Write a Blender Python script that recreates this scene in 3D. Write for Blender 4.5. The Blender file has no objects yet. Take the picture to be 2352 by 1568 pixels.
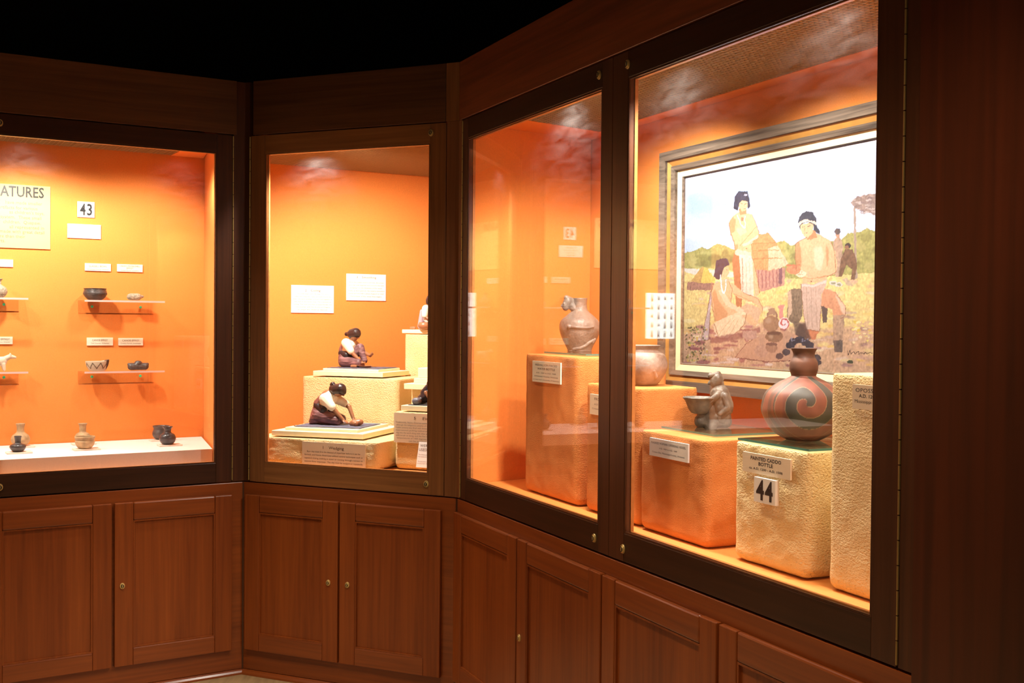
import bpy, bmesh, math, random
import numpy as np
from mathutils import Vector, Matrix, noise

# ---------------------------------------------------------------- camera, world, lights, exposure
SC = bpy.context.scene
COL = SC.collection
F_PX, PITCH, ROLL, EYE = 2551.2, -0.01768, 0.00848, 1.5
cf = Vector((0, math.cos(PITCH), math.sin(PITCH)))
cr0 = Vector((1, 0, 0)); cu0 = cr0.cross(cf)
CR = cr0*math.cos(ROLL) + cu0*math.sin(ROLL)
CU = -cr0*math.sin(ROLL) + cu0*math.cos(ROLL)
camd = bpy.data.cameras.new('camera'); cam = bpy.data.objects.new('camera', camd); COL.objects.link(cam)
camd.sensor_width = 36; camd.lens = F_PX/2352*36; camd.clip_start = .02
m3 = Matrix((CR, CU, -cf)).transposed()
cam.matrix_world = Matrix.Translation((0, 0, EYE)) @ m3.to_4x4()
SC.camera = cam
SC.view_settings.view_transform = 'Standard'; SC.view_settings.look = 'None'
SC.view_settings.gamma = 1; SC.view_settings.use_curve_mapping = False
SC.view_settings.exposure = 0.0
wd = bpy.data.worlds.new('world'); SC.world = wd; wd.use_nodes = True
wd.node_tree.nodes['Background'].inputs[0].default_value = (1, .72, .45, 1)
wd.node_tree.nodes['Background'].inputs[1].default_value = 0.0

# wall frames: origin, heading;  s runs along the wall, o goes into the case, z up
P1 = Vector((-1.13261, 4.6916)); P2 = Vector((-.20792, 4.29706))
AA, AB, AC = .54347, -.40329, -1.13404
WL = {'A': (P1, AA), 'B': (P1, AB), 'C': (P2, AC)}
def W(w, s, o, z):
    P, a = WL[w]
    return Vector((P.x + s*math.cos(a) - o*math.sin(a), P.y + s*math.sin(a) + o*math.cos(a), z))
def loc(w, v):
    P, a = WL[w]; dx, dy = v[0]-P.x, v[1]-P.y
    return dx*math.cos(a)+dy*math.sin(a), -dx*math.sin(a)+dy*math.cos(a)
def at(w, o, x, y):
    """photo pixel -> (s, z) on the plane at depth o behind wall w"""
    d = cf + CR*((x-1176)/F_PX) - CU*((y-784)/F_PX)
    P, a = WL[w]; n = Vector((-math.sin(a), math.cos(a)))
    Q = P + n*o
    t = Q.dot(n)/(d.x*n.x + d.y*n.y)
    v = Vector((0, 0, EYE)) + d*t
    return loc(w, v)[0], v.z

def area(name, w, s, o, z, size, power, col=(1, .86, .66), size_y=None, look=None):
    l = bpy.data.lights.new(name, 'AREA'); l.energy = power; l.color = col; l.size = size
    if size_y: l.shape = 'RECTANGLE'; l.size_y = size_y
    ob = bpy.data.objects.new(name, l); COL.objects.link(ob)
    ob.location = W(w, s, o, z) if w else Vector((s, o, z))
    d = Vector(look) - ob.location if look else Vector((0, 0, -1))
    ob.rotation_euler = d.to_track_quat('-Z', 'Y').to_euler()
    return ob
def spot(name, w, s, o, z, tgt, power, ang=130, blend=.6, r=.035, col=(1, .86, .66)):
    l = bpy.data.lights.new(name, 'SPOT'); l.energy = power; l.color = col
    l.spot_size = math.radians(ang); l.spot_blend = blend; l.shadow_soft_size = r
    ob = bpy.data.objects.new(name, l); COL.objects.link(ob); ob.location = W(w, s, o, z)
    d = W(w, *tgt) - ob.location
    ob.rotation_euler = d.to_track_quat('-Z', 'Y').to_euler()
    return ob
# lamps inside the cases, tucked behind the head rails
WARM = (1, .92, .80)
spot('case_spot', 'A', -.88, .09, 2.225, (-.75, .5, 1.2), 72, 125, .55, col=WARM)
spot('case_spot', 'A', -.25, .10, 2.225, (-.35, .5, 1.2), 24, 125, .55, col=WARM)
spot('case_spot', 'A', -1.6, .10, 2.225, (-1.6, .5, 1.2), 50, 125, .55, col=WARM)
spot('case_spot', 'B', .36, .042, 2.235, (.28, .70, .95), 210, 138, .6, col=WARM)
spot('case_spot', 'C', .90, .09, 2.235, (.70, .40, 1.2), 88, 138, .5, col=WARM)
spot('case_spot', 'C', 1.50, .09, 2.235, (1.45, .40, 1.2), 68, 138, .5, col=WARM)
spot('case_spot', 'C', 2.12, .10, 2.235, (1.9, .35, 1.2), 46, 138, .5, col=WARM)
# gallery downlights over the floor in front of the cases, and a faint general fill
def down(x, y, p, ang=84):
    l = bpy.data.lights.new('gallery_downlight', 'SPOT'); l.energy = p; l.color = (1, .74, .48)
    l.spot_size = math.radians(ang); l.spot_blend = .5; l.shadow_soft_size = .12
    ob = bpy.data.objects.new('gallery_downlight', l); COL.objects.link(ob); ob.location = (x, y, 2.95)
down(-1.7, 3.1, 90); down(-.5, 3.0, 95); down(.15, 1.7, 75); down(-1.6, 1.2, 70)
area('gallery_fill', None, -1.2, -1.2, 2.2, 2.2, 14, (1, .72, .46), look=(-.3, 3.6, .9))

# ---------------------------------------------------------------- materials
def lin(c):
    return tuple(((x/255)/12.92 if x/255 <= .04045 else ((x/255+.055)/1.055)**2.4) for x in c)
def mat(name, rgb, rough=.6, metal=0, var=.0, scale=40, bump=0, bscale=80, coat=0, detail=4, rgb2=None, stretch=(1, 1, 1), spec=.5):
    m = bpy.data.materials.new(name); m.use_nodes = True; nt = m.node_tree; N = nt.nodes; L = nt.links
    b = N['Principled BSDF']; b.inputs['Base Color'].default_value = (*rgb, 1)
    b.inputs['Roughness'].default_value = rough; b.inputs['Metallic'].default_value = metal
    b.inputs['Coat Weight'].default_value = coat; b.inputs['Coat Roughness'].default_value = .15
    b.inputs['Specular IOR Level'].default_value = spec
    tc = N.new('ShaderNodeTexCoord'); mp = N.new('ShaderNodeMapping'); mp.inputs['Scale'].default_value = stretch
    L.new(tc.outputs['Object'], mp.inputs[0])
    if var or rgb2:
        nz = N.new('ShaderNodeTexNoise'); nz.inputs['Scale'].default_value = scale; nz.inputs['Detail'].default_value = detail
        L.new(mp.outputs[0], nz.inputs['Vector'])
        rp = N.new('ShaderNodeValToRGB')
        c2 = rgb2 if rgb2 else tuple(x*(1-var) for x in rgb); c1 = rgb if rgb2 else tuple(min(1, x*(1+var)) for x in rgb)
        rp.color_ramp.elements[0].color = (*c2, 1); rp.color_ramp.elements[0].position = .32
        rp.color_ramp.elements[1].color = (*c1, 1); rp.color_ramp.elements[1].position = .68
        L.new(nz.outputs['Fac'], rp.inputs[0]); L.new(rp.outputs[0], b.inputs['Base Color'])
    if bump:
        nb = N.new('ShaderNodeTexNoise'); nb.inputs['Scale'].default_value = bscale; nb.inputs['Detail'].default_value = 5
        L.new(mp.outputs[0], nb.inputs['Vector'])
        bp = N.new('ShaderNodeBump'); bp.inputs['Strength'].default_value = bump; bp.inputs['Distance'].default_value = .01
        L.new(nb.outputs['Fac'], bp.inputs['Height']); L.new(bp.outputs[0], b.inputs['Normal'])
    return m
def wood(name, c1, c2, grain='v', rough=.38, gs=1.0, coat=.12):
    st = {'v': (60*gs, 60*gs, 2.2*gs), 'h': (2.2*gs, 60*gs, 60*gs)}[grain]
    m = bpy.data.materials.new(name); m.use_nodes = True; nt = m.node_tree; N = nt.nodes; L = nt.links
    b = N['Principled BSDF']; b.inputs['Roughness'].default_value = rough
    b.inputs['Coat Weight'].default_value = coat; b.inputs['Coat Roughness'].default_value = .2; b.inputs['Specular IOR Level'].default_value = .35
    tc = N.new('ShaderNodeTexCoord'); mp = N.new('ShaderNodeMapping'); mp.inputs['Scale'].default_value = st
    L.new(tc.outputs['Object'], mp.inputs[0])
    n1 = N.new('ShaderNodeTexNoise'); n1.inputs['Scale'].default_value = 1; n1.inputs['Detail'].default_value = 6; n1.inputs['Distortion'].default_value = .6
    L.new(mp.outputs[0], n1.inputs['Vector'])
    mp2 = N.new('ShaderNodeMapping'); mp2.inputs['Scale'].default_value = tuple(x*.12 for x in st); L.new(tc.outputs['Object'], mp2.inputs[0])
    n2 = N.new('ShaderNodeTexNoise'); n2.inputs['Scale'].default_value = 1; n2.inputs['Detail'].default_value = 2
    L.new(mp2.outputs[0], n2.inputs['Vector'])
    mx = N.new('ShaderNodeMath'); mx.operation = 'MULTIPLY_ADD'; mx.inputs[1].default_value = .5
    m2 = N.new('ShaderNodeMath'); m2.operation = 'MULTIPLY'; m2.inputs[1].default_value = .5
    L.new(n2.outputs['Fac'], m2.inputs[0]); L.new(n1.outputs['Fac'], mx.inputs[0]); L.new(m2.outputs[0], mx.inputs[2])
    rp = N.new('ShaderNodeValToRGB'); rp.color_ramp.elements[0].position = .34; rp.color_ramp.elements[1].position = .66
    rp.color_ramp.elements[0].color = (*c2, 1); rp.color_ramp.elements[1].color = (*c1, 1)
    L.new(mx.outputs[0], rp.inputs[0]); L.new(rp.outputs[0], b.inputs['Base Color'])
    bp = N.new('ShaderNodeBump'); bp.inputs['Strength'].default_value = .12; bp.inputs['Distance'].default_value = .002
    L.new(n1.outputs['Fac'], bp.inputs['Height']); L.new(bp.outputs[0], b.inputs['Normal'])
    return m
MH = wood('mahogany_horizontal', (.30, .072, .012), (.17, .036, .007), 'h', coat=.4)
MV = wood('mahogany_vertical', (.30, .072, .012), (.17, .036, .007), 'v')
DH = wood('dark_mahogany_horizontal', (.062, .022, .010), (.026, .010, .005), 'h')  # rails darker than stiles: gloss by grain direction put into the colour
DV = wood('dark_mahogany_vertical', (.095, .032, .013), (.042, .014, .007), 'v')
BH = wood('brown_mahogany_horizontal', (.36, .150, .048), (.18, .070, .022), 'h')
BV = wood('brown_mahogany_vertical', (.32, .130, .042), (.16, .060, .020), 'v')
FH = wood('fascia_mahogany', (.15, .060, .022), (.07, .028, .011), 'h')
PV = wood('panel_mahogany', (.10, .022, .008), (.035, .010, .005), 'v', gs=.5)
BRASS = mat('aged_brass', (.78, .60, .25), .3, .55, .1, 200)
HINGE = mat('hinge_brass', (.55, .40, .15), .4, .8)
DARKHOLE = mat('keyhole_black', (.01, .01, .01), .6)
WALLO = mat('orange_fabric_board', (.79, .258, .046), .85, var=.06, scale=220, bump=.12, bscale=500)
FLOORO = mat('orange_floor_board', (.74, .28, .06), .6, var=.04, scale=200)
WHITEB = mat('white_riser_fabric', (.86, .72, .66), .8, var=.03, scale=300)
LOUV = mat('louvre_brass_plastic', (.60, .44, .23), .4, .45)
LIT_JAMB = wood('lit_jamb_wood', (.55, .22, .06), (.36, .13, .035), 'h')  # brighter than the stiles: case lamplight on the jamb put into the colour
LIDM = mat('case_lid_brown', (.07, .03, .018), .7)
CARD = mat('cream_card', (.82, .76, .60), .6)
CARDW = mat('white_card', (.86, .84, .80), .5)
CARDT = mat('tan_card', (.80, .66, .48), .6)
CARDY = mat('yellow_card', (.80, .58, .20), .7)
INK = mat('black_ink', (.012, .012, .014), .5)
INKB = mat('brown_grey_ink', (.19, .12, .08), .6)
INKT = mat('faded_text_ink', (.26, .15, .10), .6)
FOAMO = mat('orange_painted_foam', (.74, .275, .070), .8, rgb2=(.64, .21, .045), scale=9, bump=.0)
FOAMC = mat('cream_painted_foam', (.88, .68, .36), .8, rgb2=(.84, .62, .29), scale=9)
BOARD = mat('cream_painted_board', (.84, .76, .52), .5, var=.04, scale=30)
ACR = None
CEIL = mat('black_ceiling_paint', (.007, .007, .007), .9)
ROOMW = mat('dark_room_wall', (.05, .025, .015), .8)
def foam(m, st, sc=170):
    N = m.node_tree.nodes; L = m.node_tree.links; b = N['Principled BSDF']
    tc = N.new('ShaderNodeTexCoord'); mp = N.new('ShaderNodeMapping'); mp.inputs['Scale'].default_value = (1, 1, 1.6)
    L.new(tc.outputs['Object'], mp.inputs[0])
    n = N.new('ShaderNodeTexNoise'); n.inputs['Scale'].default_value = sc; n.inputs['Detail'].default_value = 3; n.inputs['Roughness'].default_value = .55
    v = N.new('ShaderNodeTexVoronoi'); v.inputs['Scale'].default_value = 75; v.inputs['Randomness'].default_value = 1
    L.new(mp.outputs[0], n.inputs['Vector']); L.new(mp.outputs[0], v.inputs['Vector'])
    pr = N.new('ShaderNodeMapRange'); pr.inputs['From Min'].default_value = .0; pr.inputs['From Max'].default_value = .22; pr.inputs['To Min'].default_value = -.5; pr.inputs['To Max'].default_value = 0
    L.new(v.outputs['Distance'], pr.inputs['Value'])
    a = N.new('ShaderNodeMath'); a.operation = 'ADD'
    L.new(pr.outputs[0], a.inputs[0]); L.new(n.outputs['Fac'], a.inputs[1])
    bp = N.new('ShaderNodeBump'); bp.inputs['Strength'].default_value = st; bp.inputs['Distance'].default_value = .008
    L.new(a.outputs[0], bp.inputs['Height']); L.new(bp.outputs[0], b.inputs['Normal'])
foam(FOAMO, .40, 200); foam(FOAMC, .9, 150)
def glassy(name, tint=(1, 1, 1), dirt=.02, f0=.045):
    m = bpy.data.materials.new(name); m.use_nodes = True; nt = m.node_tree; N = nt.nodes; L = nt.links
    N.remove(N['Principled BSDF']); out = N['Material Output']
    g = N.new('ShaderNodeNewGeometry'); dp = N.new('ShaderNodeVectorMath'); dp.operation = 'DOT_PRODUCT'
    L.new(g.outputs['Incoming'], dp.inputs[0]); L.new(g.outputs['Normal'], dp.inputs[1])
    def mth(op, a, bv=None, c=None):
        n = N.new('ShaderNodeMath'); n.operation = op; n.use_clamp = False
        for i, x in enumerate((a, bv, c)):
            if x is None: continue
            if isinstance(x, (int, float)): n.inputs[i].default_value = x
            else: L.new(x, n.inputs[i])
        return n.outputs[0]
    c = mth('ABSOLUTE', dp.outputs['Value']); k = mth('SUBTRACT', 1.0, c); k5 = mth('POWER', k, 5.0)
    fr = mth('MULTIPLY_ADD', k5, 1-f0, f0)
    tr = N.new('ShaderNodeBsdfTransparent'); tr.inputs[0].default_value = (*tint, 1)
    gl = N.new('ShaderNodeBsdfGlossy'); gl.inputs['Roughness'].default_value = 0.0; gl.inputs['Color'].default_value = (1, 1, 1, 1)
    mx = N.new('ShaderNodeMixShader'); L.new(fr, mx.inputs[0]); L.new(tr.outputs[0], mx.inputs[1]); L.new(gl.outputs[0], mx.inputs[2])
    if dirt:
        tc = N.new('ShaderNodeTexCoord'); mp = N.new('ShaderNodeMapping'); mp.inputs['Scale'].default_value = (7, 7, 22)
        mp.inputs['Rotation'].default_value = (0, .5, 0)
        L.new(tc.outputs['Object'], mp.inputs[0]); nz = N.new('ShaderNodeTexNoise'); nz.inputs['Scale'].default_value = 1.6; nz.inputs['Detail'].default_value = 5; nz.inputs['Distortion'].default_value = .6
        L.new(mp.outputs[0], nz.inputs['Vector'])
        dd = mth('MULTIPLY', mth('MAXIMUM', mth('SUBTRACT', nz.outputs['Fac'], .25), 0.0), dirt*2)
        tl = N.new('ShaderNodeBsdfTranslucent'); tl.inputs[0].default_value = (.9, .85, .85, 1)
        m2 = N.new('ShaderNodeMixShader'); L.new(dd, m2.inputs[0]); L.new(mx.outputs[0], m2.inputs[1]); L.new(tl.outputs[0], m2.inputs[2])
        L.new(m2.outputs[0], out.inputs[0])
    else: L.new(mx.outputs[0], out.inputs[0])
    return m
GLASS = glassy('clear_pane_glass', (1, 1, 1), .007)
ACR = glassy('clear_acrylic', (1, .97, .95), 0, .05)
FROST = mat('frosted_acrylic_edge', (.66, .46, .42), .3)
GEDGE = mat('green_glass_edge', (.06, .20, .17), .2)
PLATE = glassy('green_edge_plate_glass', (.74, .80, .76), .05, .06)

# ---------------------------------------------------------------- mesh helpers
def box(bm, x0, x1, y0, y1, z0, z1):
    vs = [bm.verts.new((x, y, z)) for z in (z0, z1) for y in (y0, y1) for x in (x0, x1)]
    for f in ((0, 2, 3, 1), (4, 5, 7, 6), (0, 1, 5, 4), (2, 6, 7, 3), (0, 4, 6, 2), (1, 3, 7, 5)):
        bm.faces.new([vs[i] for i in f])
    return bm
def boxes(*bs):
    bm = bmesh.new()
    for b in bs: box(bm, *b)
    return bm
def prism(poly, z0, z1, bm=None):
    bm = bm or bmesh.new(); n = len(poly)
    lo = [bm.verts.new((p[0], p[1], z0)) for p in poly]; hi = [bm.verts.new((p[0], p[1], z1)) for p in poly]
    bm.faces.new(lo[::-1]); bm.faces.new(hi)
    for i in range(n): bm.faces.new((lo[i], lo[(i+1) % n], hi[(i+1) % n], hi[i]))
    return bm
def obj(name, bm, m, parent=None, bevel=0, smooth=False):
    if bevel: bmesh.ops.bevel(bm, geom=bm.edges[:], offset=bevel, segments=2, affect='EDGES', profile=.5)
    bmesh.ops.recalc_face_normals(bm, faces=bm.faces)
    me = bpy.data.meshes.new(name); bm.to_mesh(me); bm.free()
    if smooth:
        for p in me.polygons: p.use_smooth = True
    me.materials.append(m)
    o = bpy.data.objects.new(name, me); COL.objects.link(o)
    if parent: o.parent = parent
    return o
def tag(o, label, cat, group=None, kind=None):
    if label: o['label'] = label
    if cat: o['category'] = cat
    if group: o['group'] = group
    if kind: o['kind'] = kind
    return o
def thing(name, label, cat, w=None, s=0, o=0, z=0, rot=0, group=None):
    e = bpy.data.objects.new(name, None); COL.objects.link(e); e.empty_display_size = .05
    e.location = W(w, s, o, z) if w else Vector((s, o, z))
    e.rotation_euler = (0, 0, (WL[w][1] if w else 0)+rot)
    return tag(e, label, cat, group)
def struct(name, bm, m, label, w=None):
    o = obj(name, bm, m); tag(o, label, 'building part', None, 'structure')
    if w: o.location = W(w, 0, 0, 0); o.rotation_euler = (0, 0, WL[w][1])
    return o
def place(o, w, s, y, z, rot=0):
    o.location = W(w, s, y, z); o.rotation_euler = (0, 0, WL[w][1]+rot); return o
def ball(bm, c, r, sx=1, sy=1, sz=1, sub=2):
    bmesh.ops.create_icosphere(bm, subdivisions=sub, radius=1, matrix=Matrix.Translation(c) @ Matrix.Diagonal((r*sx, r*sy, r*sz, 1)))
def cyl(bm, p0, p1, r0, r1=None, seg=20):
    p0 = Vector(p0); p1 = Vector(p1); d = p1-p0; r1 = r0 if r1 is None else r1
    M = Matrix.Translation((p0+p1)/2) @ d.to_track_quat('Z', 'Y').to_matrix().to_4x4()
    bmesh.ops.create_cone(bm, cap_ends=True, segments=seg, radius1=r0, radius2=r1, depth=d.length, matrix=M)
def lathe(prof, seg=48, bm=None):
    bm = bm or bmesh.new(); rings = []
    for r, z in prof:
        rings.append([bm.verts.new((r*math.cos(2*math.pi*i/seg), r*math.sin(2*math.pi*i/seg), z)) for i in range(seg)] if r > 1e-6 else [bm.verts.new((0, 0, z))])
    for a, b in zip(rings, rings[1:]):
        for i in range(seg):
            j = (i+1) % seg
            if len(a) == 1 and len(b) == 1: continue
            if len(a) == 1: bm.faces.new((a[0], b[j], b[i]))
            elif len(b) == 1: bm.faces.new((a[i], a[j], b[0]))
            else: bm.faces.new((a[i], a[j], b[j], b[i]))
    return bm
def spl(pts, n=6):
    """Catmull-Rom through 2D profile points"""
    out = []; P = [pts[0]]+list(pts)+[pts[-1]]
    for i in range(1, len(P)-2):
        for k in range(n):
            t = k/n; a, b, c, d = P[i-1], P[i], P[i+1], P[i+2]
            out.append(tuple(.5*(2*b[j]+(c[j]-a[j])*t+(2*a[j]-5*b[j]+4*c[j]-d[j])*t*t+(3*b[j]-a[j]-3*c[j]+d[j])*t**3) for j in (0, 1)))
    out.append(pts[-1]); return [(max(r, 0), z) for r, z in out]
def blob(name, segs, m, parent, voxel=.003, smooth=6, extra=None):
    """one continuous surface from tapered limbs: segs = [(p0, p1, r0, r1[, squash])]"""
    bm = bmesh.new()
    for sg in segs:
        p0, p1 = Vector(sg[0]), Vector(sg[1]); r0, r1 = sg[2], sg[3]; q = sg[4] if len(sg) > 4 else (1, 1, 1)
        n = max(1, int((p1-p0).length/(min(r0, r1)*.45))+1) if (p1-p0).length > 1e-6 else 1
        n = min(n, 24)
        for k in range(n+1):
            t = k/n; ball(bm, p0.lerp(p1, t), r0+(r1-r0)*t, *q, sub=2)
            if n == 1 and (p1-p0).length < 1e-6: break
    if extra: extra(bm)
    me = bpy.data.meshes.new(name); bm.to_mesh(me); bm.free()
    t = bpy.data.objects.new('tmp', me); COL.objects.link(t)
    r = t.modifiers.new('r', 'REMESH'); r.mode = 'VOXEL'; r.voxel_size = voxel
    s = t.modifiers.new('s', 'SMOOTH'); s.iterations = smooth; s.factor = .5
    dg = bpy.context.evaluated_depsgraph_get(); dg.update()
    me2 = bpy.data.meshes.new_from_object(t.evaluated_get(dg)); me2.name = name
    bpy.data.objects.remove(t); me2.materials.clear(); me2.materials.append(m)
    for p in me2.polygons: p.use_smooth = True
    o = bpy.data.objects.new(name, me2); COL.objects.link(o)
    if parent: o.parent = parent
    return o
def _capk():
    cu = bpy.data.curves.new('t', 'FONT'); cu.body = 'H'; cu.size = 1
    t = bpy.data.objects.new('tmp', cu); COL.objects.link(t); dg = bpy.context.evaluated_depsgraph_get(); dg.update()
    me = bpy.data.meshes.new_from_object(t.evaluated_get(dg)); bpy.data.objects.remove(t)
    h = max(v.co.y for v in me.vertices)-min(v.co.y for v in me.vertices); bpy.data.meshes.remove(me); return h
CAPK = _capk()
def lettering(lines, m, parent, name='lettering', y=-.0006):
    """lines: (text, x, z, capheight, align, width or None, bold) in the card's own plane"""
    V, Fc = [], []
    for ln in lines:
        tx, x, z, h, al, wd_, bold = (list(ln)+[None]*7)[:7]
        if not tx.strip(): continue
        cu = bpy.data.curves.new('t', 'FONT'); cu.body = tx; cu.size = h/CAPK; cu.resolution_u = 2
        cu.offset = (bold or 0)*h
        t = bpy.data.objects.new('tmp', cu); COL.objects.link(t)
        dg = bpy.context.evaluated_depsgraph_get(); dg.update()
        me = bpy.data.meshes.new_from_object(t.evaluated_get(dg)); bpy.data.objects.remove(t)
        if not len(me.vertices): continue
        xs = [v.co.x for v in me.vertices]; a, b = min(xs), max(xs); k = wd_/(b-a) if wd_ else 1
        off = {'L': -a*k, 'R': -b*k, 'C': -(a+b)/2*k}[al or 'C']
        n0 = len(V); V += [(x+off+v.co.x*k, y, z+v.co.y) for v in me.vertices]
        Fc += [[n0+i for i in p.vertices] for p in me.polygons]
        bpy.data.meshes.remove(me)
    me = bpy.data.meshes.new(name); me.from_pydata(V, [], Fc); me.materials.append(m)
    o = bpy.data.objects.new(name, me); COL.objects.link(o); o.parent = parent
    return o
def sign(name, label, cat, w, o, s0, s1, z0, z1, m, lines, ink=INK, th=.005, group=None, rot=0, tilt=0, shear=0):
    """card fixed to a surface at depth o (its back), lines given relative to card centre"""
    sc, zc = (s0+s1)/2, (z0+z1)/2
    t = thing(name, label, cat, w, sc, o, zc, rot, group)
    t.rotation_euler.x = tilt
    hw, hh = (s1-s0)/2, (z1-z0)/2
    obj('card', boxes((-hw, hw, -th, 0, -hh, hh)), m, t)
    if lines:
        if isinstance(lines, dict):
            for k, (ls, ik) in lines.items(): lettering(ls, ik, t, k, -th-.0006)
        else: lettering(lines, ink, t, 'lettering', -th-.0006)
    return t
def txt(n, s, seed=0):
    """unreadably small body copy in the photograph: rows of words"""
    return s

# ---------------------------------------------------------------- room shell
struct('floor', boxes((-6, 5, -3.5, 8.5, -.05, 0)), mat('pale_wood_floor', (.36, .25, .13), .45, var=.2, scale=6, stretch=(8, 1, 1)), 'pale wooden gallery floor in front of the cases')
struct('ceiling', boxes((-6, 5, -3.5, 8.5, 3.0, 3.05)), CEIL, 'black unlit ceiling above the cases')
struct('wall_back', boxes((-6, 5, -3.6, -3.5, 0, 3)), ROOMW, 'dark wall behind the visitor')
struct('wall_left', boxes((-6.1, -6, -3.5, 8.5, 0, 3)), ROOMW, 'dark wall at the far left')
struct('wall_right', boxes((5, 5.1, -3.5, 8.5, 0, 3)), ROOMW, 'dark wall at the far right')
struct('wall_far', boxes((-6, 5, 8.5, 8.6, 0, 3)), CEIL, 'black wall behind and above the cases')

ZF, ZT, ZB, ZO1, ZO0, ZTOP = .88, 2.270, .819, 2.194, .900, 2.498   # case floor, door top/bottom, opening top/bottom, fascia top
CEILZ = 2.25

def lock(parent, x, z, y, r=.011):
    bm = bmesh.new(); cyl(bm, (x, y, z), (x, y-.004, z), r, r*.9, 24)
    cyl(bm, (x, y-.004, z), (x, y-.007, z), r*.62, r*.58, 20)
    for f in bm.faces: f.smooth = False
    for v in bm.verts: v.co.z = z+(v.co.z-z)*1.25
    n0 = len(bm.faces)
    bmesh.ops.recalc_face_normals(bm, faces=bm.faces)
    box(bm, x-.0014, x+.0014, y-.0078, y-.0065, z-.005, z+.005)
    bm.faces.ensure_lookup_table()
    for f in bm.faces[n0:]: f.material_index = 1
    l = obj('lock', bm, BRASS, parent); l.data.materials.append(DARKHOLE); l['label'] = 'small brass cam lock'
    return l
def hinge(parent, x, z0, z1, y):
    bm = bmesh.new(); z = z0
    while z < z1-.001:
        e = min(z+.0475, z1); cyl(bm, (x, y, z), (x, y, e), .0026, None, 8); z += .05
    h = obj('hinge', bm, HINGE, parent); h['label'] = 'long brass piano hinge'
    return h
def ringbox(x0, x1, z0, z1, t, y0, y1):
    """a one-piece rectangular ring in the wall plane"""
    bm = bmesh.new(); R_ = []
    for y in (y0, y1):
        for k in (0, t): R_.append([bm.verts.new(p) for p in ((x0+k, y, z0+k), (x1-k, y, z0+k), (x1-k, y, z1-k), (x0+k, y, z1-k))])
    a, b, c, d = R_
    for i in range(4):
        j = (i+1) % 4
        bm.faces.new((a[i], a[j], b[j], b[i])); bm.faces.new((c[i], d[i], d[j], c[j])); bm.faces.new((a[i], c[i], c[j], a[j])); bm.faces.new((b[i], b[j], d[j], d[i]))
    return bm
def sub(name, parent, label=None):
    e = bpy.data.objects.new(name, None); COL.objects.link(e); e.parent = parent; e.empty_display_size = .05
    if label: e['label'] = label
    return e
def glazed_door(case, s0, s1, stl, str_, mh, mv, locks, hside, skew=0, zl=ZB, bead=None):
    d = sub('glazed_door', case, 'hinged wooden door frame around the glass')
    obj('rail', boxes((s0+stl, s1-str_, 0, .03, ZO1, ZT)), mh, d, .0015)
    obj('rail', boxes((s0+stl, s1-str_, 0, .03, ZB, ZO0)), mh, d, .0015)
    obj('stile', boxes((s0, s0+stl-.0003, -.0005, .03, ZB, ZT)), mv, d, .0015)
    obj('stile', boxes((s1-str_+.0003, s1, -.0005, .03, ZB, ZT)), mv, d, .0015)
    a, b = s0+stl, s1-str_; e = .0004
    obj('glazing_bead', ringbox(a+e, b-e, ZO0+e, ZO1-e, .005, .0005, .005), bead or mv, d)
    obj('lit_jamb_strip', ringbox(a+e, b-e, ZO0+e, ZO1-e, .0035, .0205, .0305), LIT_JAMB, d)  # added ring, coloured like the stile edge lit from inside
    h = (b-a)/2-e
    g = obj('glass_pane', boxes((-h, h, -.002, .002, ZO0+e, ZO1-e)), GLASS, d)
    g.location = ((a+b)/2, .0165, 0); g.rotation_euler.z = skew
    g['label'] = 'clear glass pane'
    for x, z in locks: lock(d, x, z, -.001)
    if hside is not None: hinge(d, hside, ZB+.005, ZT-.003, -.001)
    return d
def wallseg(p, q, z0, z1, th, side=1):
    """vertical board between two local points, thickness to the left of p->q (side=1)"""
    d = Vector((q[0]-p[0], q[1]-p[1])).normalized(); n = Vector((-d.y, d.x))*th*side
    return prism([p, q, (q[0]+n.x, q[1]+n.y), (p[0]+n.x, p[1]+n.y)], z0, z1)

# ---------------------------------------------------------------- upper cases
# case A (miniatures)
cA = thing('display_case', 'long built-in display case with orange interior holding miniature pots, at left', 'display case', 'A', 0, 0, 0)
obj('fascia', boxes((-1.97, -.035, -.004, .02, ZT+.004, ZTOP)), FH, cA, .002)
obj('back_panel', boxes((-1.97, .012, .60, .615, ZF, 2.42)), WALLO, cA)
obj('side_panel', wallseg((-.108, .032), (-.002, .598), ZF, 2.42, .008, -1), WALLO, cA)
obj('floor_panel', prism([(-1.97, .032), (-.109, .032), (-.003, .598), (-1.97, .598)], ZF-.02, ZF), FLOORO, cA)
obj('lid', prism([(-1.97, .021), (-.05, .021), (.0, .598), (-1.97, .598)], 2.42, 2.435), LIDM, cA)
obj('ceiling_board', prism([(-.158, .032), (-.113, .032), (-.008, .596), (-.158, .596)], CEILZ, CEILZ+.012), WALLO, cA)
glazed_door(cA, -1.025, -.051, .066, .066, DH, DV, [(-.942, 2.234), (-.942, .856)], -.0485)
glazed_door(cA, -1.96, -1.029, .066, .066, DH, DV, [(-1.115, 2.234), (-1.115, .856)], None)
def louvre(parent, segs_x, segs_y, z=CEILZ, h=.009, t=.0010):
    bm = bmesh.new()
    for (x0, y0, x1, y1) in segs_x+segs_y:
        d = Vector((x1-x0, y1-y0)); L_ = d.length
        if L_ < .02: continue
        d.normalize(); n = Vector((-d.y, d.x))*t/2
        prism([(x0+n.x, y0+n.y), (x0-n.x, y0-n.y), (x1-n.x, y1-n.y), (x1+n.x, y1+n.y)], z, z+h, bm)
    l = obj('louvre', bm, LOUV, parent); l['label'] = 'fine square-celled egg-crate light louvre'
    return l
CELL = .0175
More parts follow.
